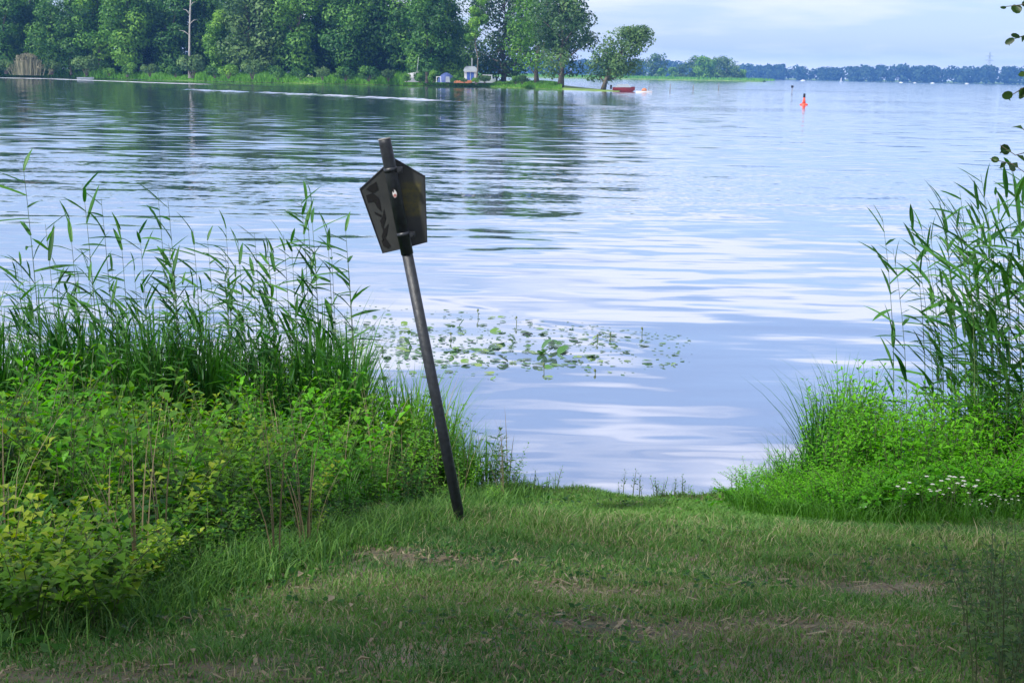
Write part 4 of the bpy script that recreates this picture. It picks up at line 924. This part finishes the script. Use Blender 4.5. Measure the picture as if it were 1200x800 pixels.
blades('shore_turf', np.stack([x, y, ground_z(x, y) - .003], -1), .02 + .035 * rng.random(n) ** 1.5, .004 + .003 * rng.random(n), .4 + .8 * rng.random(n), np.clip(.32 + .22 * rng.random(n) + .08 * vnoise(x * 4, y * 5, 7), 0, .66), M['grass'], 'short sunlit turf along the open water edge', 'grass', rng)  # tints lightened to paint in the sunlight on this strip
# straw and crumbs on the trodden patches, small clover leaves between the blades
n = 22000; x = (rng.random(n) * 2 - 1) * 3.6; y = 3.4 + 6.2 * rng.random(n); keep = (np.abs(x) < y * .39 + .4) & (y < shore_y(x) - .02); x, y = x[keep], y[keep]
pick = np.zeros(len(x))
for px, py, rxx, ryy in BARE: p = on_ground(px, py); pick = np.maximum(pick, np.exp(-((x - p.x) / rxx) ** 2 - ((y - p.y) / ryy) ** 2))
keep = rng.random(len(x)) < .22 + pick; x, y = x[keep], y[keep]; n = len(x); a = rng.random(n) * 3.14; l_ = .008 + .035 * rng.random(n) ** 2; w_ = .0015 + .006 * rng.random(n) ** 2; z = ground_z(x, y) + .006 + .012 * rng.random(n)
u = np.stack([np.cos(a) * l_, np.sin(a) * l_, (rng.random(n) - .5) * l_ * .5], -1); v = np.stack([-np.sin(a) * w_, np.cos(a) * w_, np.zeros(n)], -1); P = np.stack([x, y, z], -1)
stuff('litter', mesh_np('litter', np.stack([P - u - v, P + u - v, P + u + v, P - u + v], 1).reshape(-1, 3), np.arange(4 * n).reshape(-1, 4), np.repeat(rng.random(n), 4)), M['dry'], 'straw and dry crumbs scattered over the trodden lawn', 'litter')
n = 14000; x = (rng.random(n) * 2 - 1) * 3.6; y = 3.4 + 6.2 * rng.random(n); keep = (np.abs(x) < y * .39 + .4) & (y < shore_y(x) - .02) & (vnoise(x * 3.1, y * 3.7, 15) > .25); x, y = x[keep], y[keep]; n = len(x)
a = rng.random(n) * 6.28; l_ = .007 + .010 * rng.random(n); z = ground_z(x, y) + .012 + .03 * rng.random(n); P = np.stack([x, y, z], -1); u = np.stack([np.cos(a) * l_, np.sin(a) * l_, (rng.random(n) - .5) * l_], -1); v = np.stack([-np.sin(a) * l_, np.cos(a) * l_, (rng.random(n) - .5) * l_], -1) * .8
stuff('clover', mesh_np('clover', np.stack([P - u, P - v, P + u, P + v], 1).reshape(-1, 3), np.arange(4 * n).reshape(-1, 4), np.repeat(.3 + .5 * rng.random(n), 4)), M['herb'], 'patches of small clover leaves in the lawn', 'clover')
# tall grass at the feet of the tangle and of the mound
n = 15000; k = rng.random(n) * (len(ex) - 1.001); i0 = k.astype(int); fx_ = ex[i0] + (ex[i0 + 1] - ex[i0]) * (k - i0); fy_ = ey[i0] + (ey[i0 + 1] - ey[i0]) * (k - i0); off = rng.normal(size=n) * .28 + .12
x, y = fx_ + rng.normal(size=n) * .12, fy_ + off; 
blades('edge_grass', np.stack([x, y, ground_z(x, y) - .005], -1), (.05 + .13 * rng.random(n) ** 1.5), .004 + .003 * rng.random(n), .3 + .6 * rng.random(n), .12 + .45 * rng.random(n), M['grass'], 'taller grass along the foot of the left tangle', 'grass', rng)
n = 5000; x = rng.uniform(1.5, 4.4, n); y = np.interp(x, rx, ry) + rng.normal(size=n) * .16 - .02
blades('mound_grass', np.stack([x, y, ground_z(x, y) - .005], -1), .06 + .16 * rng.random(n), .004 + .003 * rng.random(n), .3 + .6 * rng.random(n), .25 + .45 * rng.random(n), M['bank_grass'], 'fresh grass at the foot of the flowering mound', 'grass', rng)
# low leafy cover under the bank plants
def cover(pts_, mat, name, label, seed, fac, per=70, h=.34, ll=.030):
    rg = np.random.default_rng(seed); P = np.repeat(np.array(pts_), per, 0); n = len(P); P = P + rg.normal(size=(n, 2)) * .17; z = np.maximum(ground_z(P[:, 0], P[:, 1]), -.05) + h * rg.random(n) ** 1.3 * fac(P[:, 0], P[:, 1])
    pos = np.stack([P[:, 0], P[:, 1], z], -1); nr = rg.normal(size=(n, 3)) * .5 + [0, 0, 1]; nr /= np.linalg.norm(nr, axis=1)[:, None]; a = np.cross(nr, rg.normal(size=(n, 3))); a /= np.linalg.norm(a, axis=1)[:, None]; b = np.cross(nr, a); s = ll * (.6 + .8 * rg.random(n)); u = a * s[:, None]; v = b * (s * .5)[:, None]
    V = np.stack([pos - u, pos + v, pos + u, pos - v], 1).reshape(-1, 3); stuff(name, mesh_np(name, V, np.arange(4 * n).reshape(-1, 4), np.repeat(.1 + .6 * rg.random(n), 4)), mat, label, 'ground cover')
cover(pts, M['herb'], 'ground_cover', 'low leafy ground cover between the left bank plants', 61, lambda x, y: .12 + .88 * smooth(-.4, -1.6, x) * smooth(0, 1.0, left_depth(x, y)))
cover(ptsR, M['bright_herb'], 'ground_cover', 'low leafy ground cover between the right bank plants', 62, lambda x, y: .1 + .9 * smooth(1.8, 2.7, x))
# fallen leaves and bits on the lawn
LF = 'small pale fallen leaf lying on the lawn'
fl = []
for i in range(3):
    V = []; F_ = []; T = []; leaf_arr(V, F_, T, Vector((0, 0, 0)), Vector((1, 0, .1)).normalized(), Vector((0, 0, 1)), .06, .03, .8, .3)
    o = obj('fallen_leaf', mesh_np('fallen_leaf', V, F_, T), M['dry']); tag(o, LF, 'leaf'); fl.append(o)
for i in range(46):
    p = on_ground(rr.uniform(20, 1190), rr.uniform(615, 798)); place(fl[i % 3], p + Vector((0, 0, .03)), rr.uniform(0, 6), rr.uniform(.4, 1.0), LF, 'fallen leaves on the lawn', tilt=(rr.uniform(-.4, .4), rr.uniform(-.4, .4)))

# ------------------------------------------------------------------ water lilies
def make_pad(seed, dome):
    rr = random.Random(seed); n = 16; V = [(0.0, 0, .004)]; F_ = []
    for k_ in range(n):
        a = .22 + (6.283 - .44) * k_ / (n - 1); q = 1 + .04 * math.sin(a * 3 + seed); V.append((q * math.cos(a), q * .86 * math.sin(a), .004 + dome * (.5 + .5 * math.sin(a * 2 + seed))))
    for k_ in range(n - 1): F_.append((0, k_ + 1, k_ + 2))
    return mesh_np('pad', V, F_, np.full(len(V), rr.random()), True)
LPD = 'floating green lily pad in the patch off the left bank'
LPU = 'large lily pad standing up out of the water at the patch edge'
pads = [make_pad(i, d) for i, d in enumerate([.0, .04, .12, .22, .08])]
def pad(px, py, s, k_, tilt=(0, 0), label=LPD, group='lily pads off the left bank', z=.006):
    q = on_z(px, py); o = obj('lily_pad', pads[k_], M['pad'], loc=(q.x, q.y, z)); o.scale = (s, s, s); o.rotation_euler = (tilt[0], tilt[1], rr.uniform(0, 6.28)); tag(o, label, 'lily pad', group)
rr = random.Random(31); c = 0
while c < 285:
    px = rr.uniform(392, 800); py = rr.gauss(405, 22); top_ = 362 + max(0, (px - 520)) * .14; bot = 446 - max(0, px - 640) * .10
    if not (top_ < py < bot): continue
    if rr.random() < max(0, (px - 600) / 260): continue
    pad(px, py, rr.uniform(.022, .058) * (1.4 if rr.random() < .15 else 1), rr.randrange(5), (rr.uniform(-.1, .1), rr.uniform(-.1, .1)) if rr.random() < .7 else (rr.uniform(-.5, .5), rr.uniform(-.3, .3)), z=rr.uniform(.004, .012)); c += 1
n = 1000; px = 392 + 420 * rng.random(n) ** 1.9; py = np.clip(rng.normal(size=n) * 17 + 402, 357 + np.maximum(0, px - 520) * .13 + 6 * rng.random(n), 449 - np.maximum(0, px - 640) * .08 - 8 * rng.random(n)); V = []
for i in range(n):
    q = on_z(px[i], py[i]); a = rng.random() * 3.1; l_ = .012 + .03 * rng.random(); c_, s_ = math.cos(a) * l_, math.sin(a) * l_
    V += [(q.x - c_, q.y - s_, .0025), (q.x + s_ * .5, q.y - c_ * .5, .0045), (q.x + c_, q.y + s_, .003), (q.x - s_ * .5, q.y + c_ * .5, .004)]
stuff('floating_weed', mesh_np('floating_weed', V, np.arange(4 * n).reshape(-1, 4), np.repeat(rng.random(n) * .5, 4)), M['pad'], 'scattered bits of pale floating weed around the lily pads', 'water weed')
for px, py, s in [(640, 408, .085), (645, 404, .075), (660, 414, .075), (636, 416, .07), (648, 420, .06), (541, 382, .06), (600, 399, .07), (478, 406, .08), (590, 425, .06)]:
    pad(px, py, s, 3, (rr.uniform(.5, 1.0), rr.uniform(-.5, .5)), LPU, 'raised lily pads', z=.04)
LST = 'thin stalk poking out of the water among the lily pads'
for px, py in [(605, 380), (700, 400), (715, 396), (697, 438), (637, 434), (560, 372), (528, 398), (448, 412), (752, 392)]:
    q = on_z(px, py); mb = MB(); h = rr.uniform(.03, .09); mb.tube([(0, 0, -.1), (.005, 0, h * .6), (rr.uniform(-.03, .03), 0, h)], [.005, .005, .004], 5); mb.lathe([(.006, h - .01), (.014, h + .005), (.006, h + .022)], 8)
    o = obj('bud_stalk', mb.mesh('bud_stalk', True), M['stem'], loc=(q.x, q.y, 0)); tag(o, LST, 'stalk', 'stalks among the lily pads')

# ------------------------------------------------------------------ trees over the lawn (out of view, they shade it) and the alder twig
LSH = 'broad-crowned tree standing behind the lawn'
st = make_tree('shade_tree', 51, 15, 13, 0.42, 24, 2600, 0.22, 'tree_leaf', label=LSH, trunk_r=.28)
place(st, (-6.0, -2.4, 1.35), 0.3, 1.0, LSH, 'trees behind the lawn')
place(st, (-1.6, -2.6, 1.35), 2.1, 1.0, LSH, 'trees behind the lawn')
def alder():
    t = make_tree('alder_tree', 52, 11, 6, 0.5, 16, 4500, 0.12, 'alder', label='alder whose lowest leafy twigs hang in over the right bank', trunk_r=.14)
    base = Vector((5.6, 7.6, gz(5.6, 7.6))); t.location = base
    mb = MB(); V = []; F_ = []; T = []; rr = random.Random(4)
    for tips in ([(1240, -30), (1215, 0), (1196, 6), (1178, 8)], [(1240, 10), (1212, 34), (1200, 42), (1182, 48)], [(1245, 60), (1215, 95), (1198, 104), (1180, 115)], [(1245, 120), (1215, 175), (1190, 182), (1172, 170)], [(1230, 170), (1205, 205), (1186, 192), (1160, 186)], [(1240, 60), (1210, 90), (1200, 84)], [(1240, 130), (1212, 148), (1199, 152)]):
        P_ = [at_y(x, y, 8.2 + .12 * i) - base for i, (x, y) in enumerate(tips)]
        start = Vector((0.1 - .5, .2, P_[0].z + .5)); pts_ = [Vector((0, 0, P_[0].z + .35)), Vector((-.9, .3, P_[0].z + .35))] + P_
        mb.tube(pts_, [.02, .012] + [.006, .004, .003, .002][:len(P_)], 5, False)
        for i in range(1, len(P_)):
            for q in (.25, .6, .95):
                p = P_[i - 1].lerp(P_[i], q); az = rr.uniform(0, 6.28); d = Vector((math.cos(az) * .7, math.sin(az) * .5, rr.uniform(-.6, .3))).normalized(); nr = Vector((rr.uniform(-.5, .5), -1, rr.uniform(-.3, .9))).normalized(); nr = (nr - d * nr.dot(d)).normalized()
                l_ = rr.uniform(.035, .085); (round_leaf(V, F_, T, p, d, nr, l_, l_ * rr.uniform(.6, .85), rr.random()) if rr.random() < .6 else leaf_arr(V, F_, T, p, d, nr, l_ * 1.1, l_ * .55, rr.random(), .2))
    tw = obj('twig', mb.mesh('twig'), M['bark'], t); obj('twig_leaves', mesh_np('twig_leaves', V, F_, T), M['alder'], tw)
alder()

# ------------------------------------------------------------------ haze
def haze():
    mb = MB(); mb.box((0, 2250, 34), (7900, 4800, 75)); o = obj('haze', mb.mesh('haze')); o['kind'] = 'stuff'
    m, t, out = new_mat('haze'); v = N(t, 'ShaderNodeVolumePrincipled', Density=0.00014, Anisotropy=0.1); v.inputs['Color'].default_value = (0.16, 0.42, 1.0, 1); L(t, v.outputs[0], out.inputs['Volume'])
    o.data.materials.append(m); o['label'] = 'pale blue summer haze over the lake'; o['category'] = 'haze'
haze()
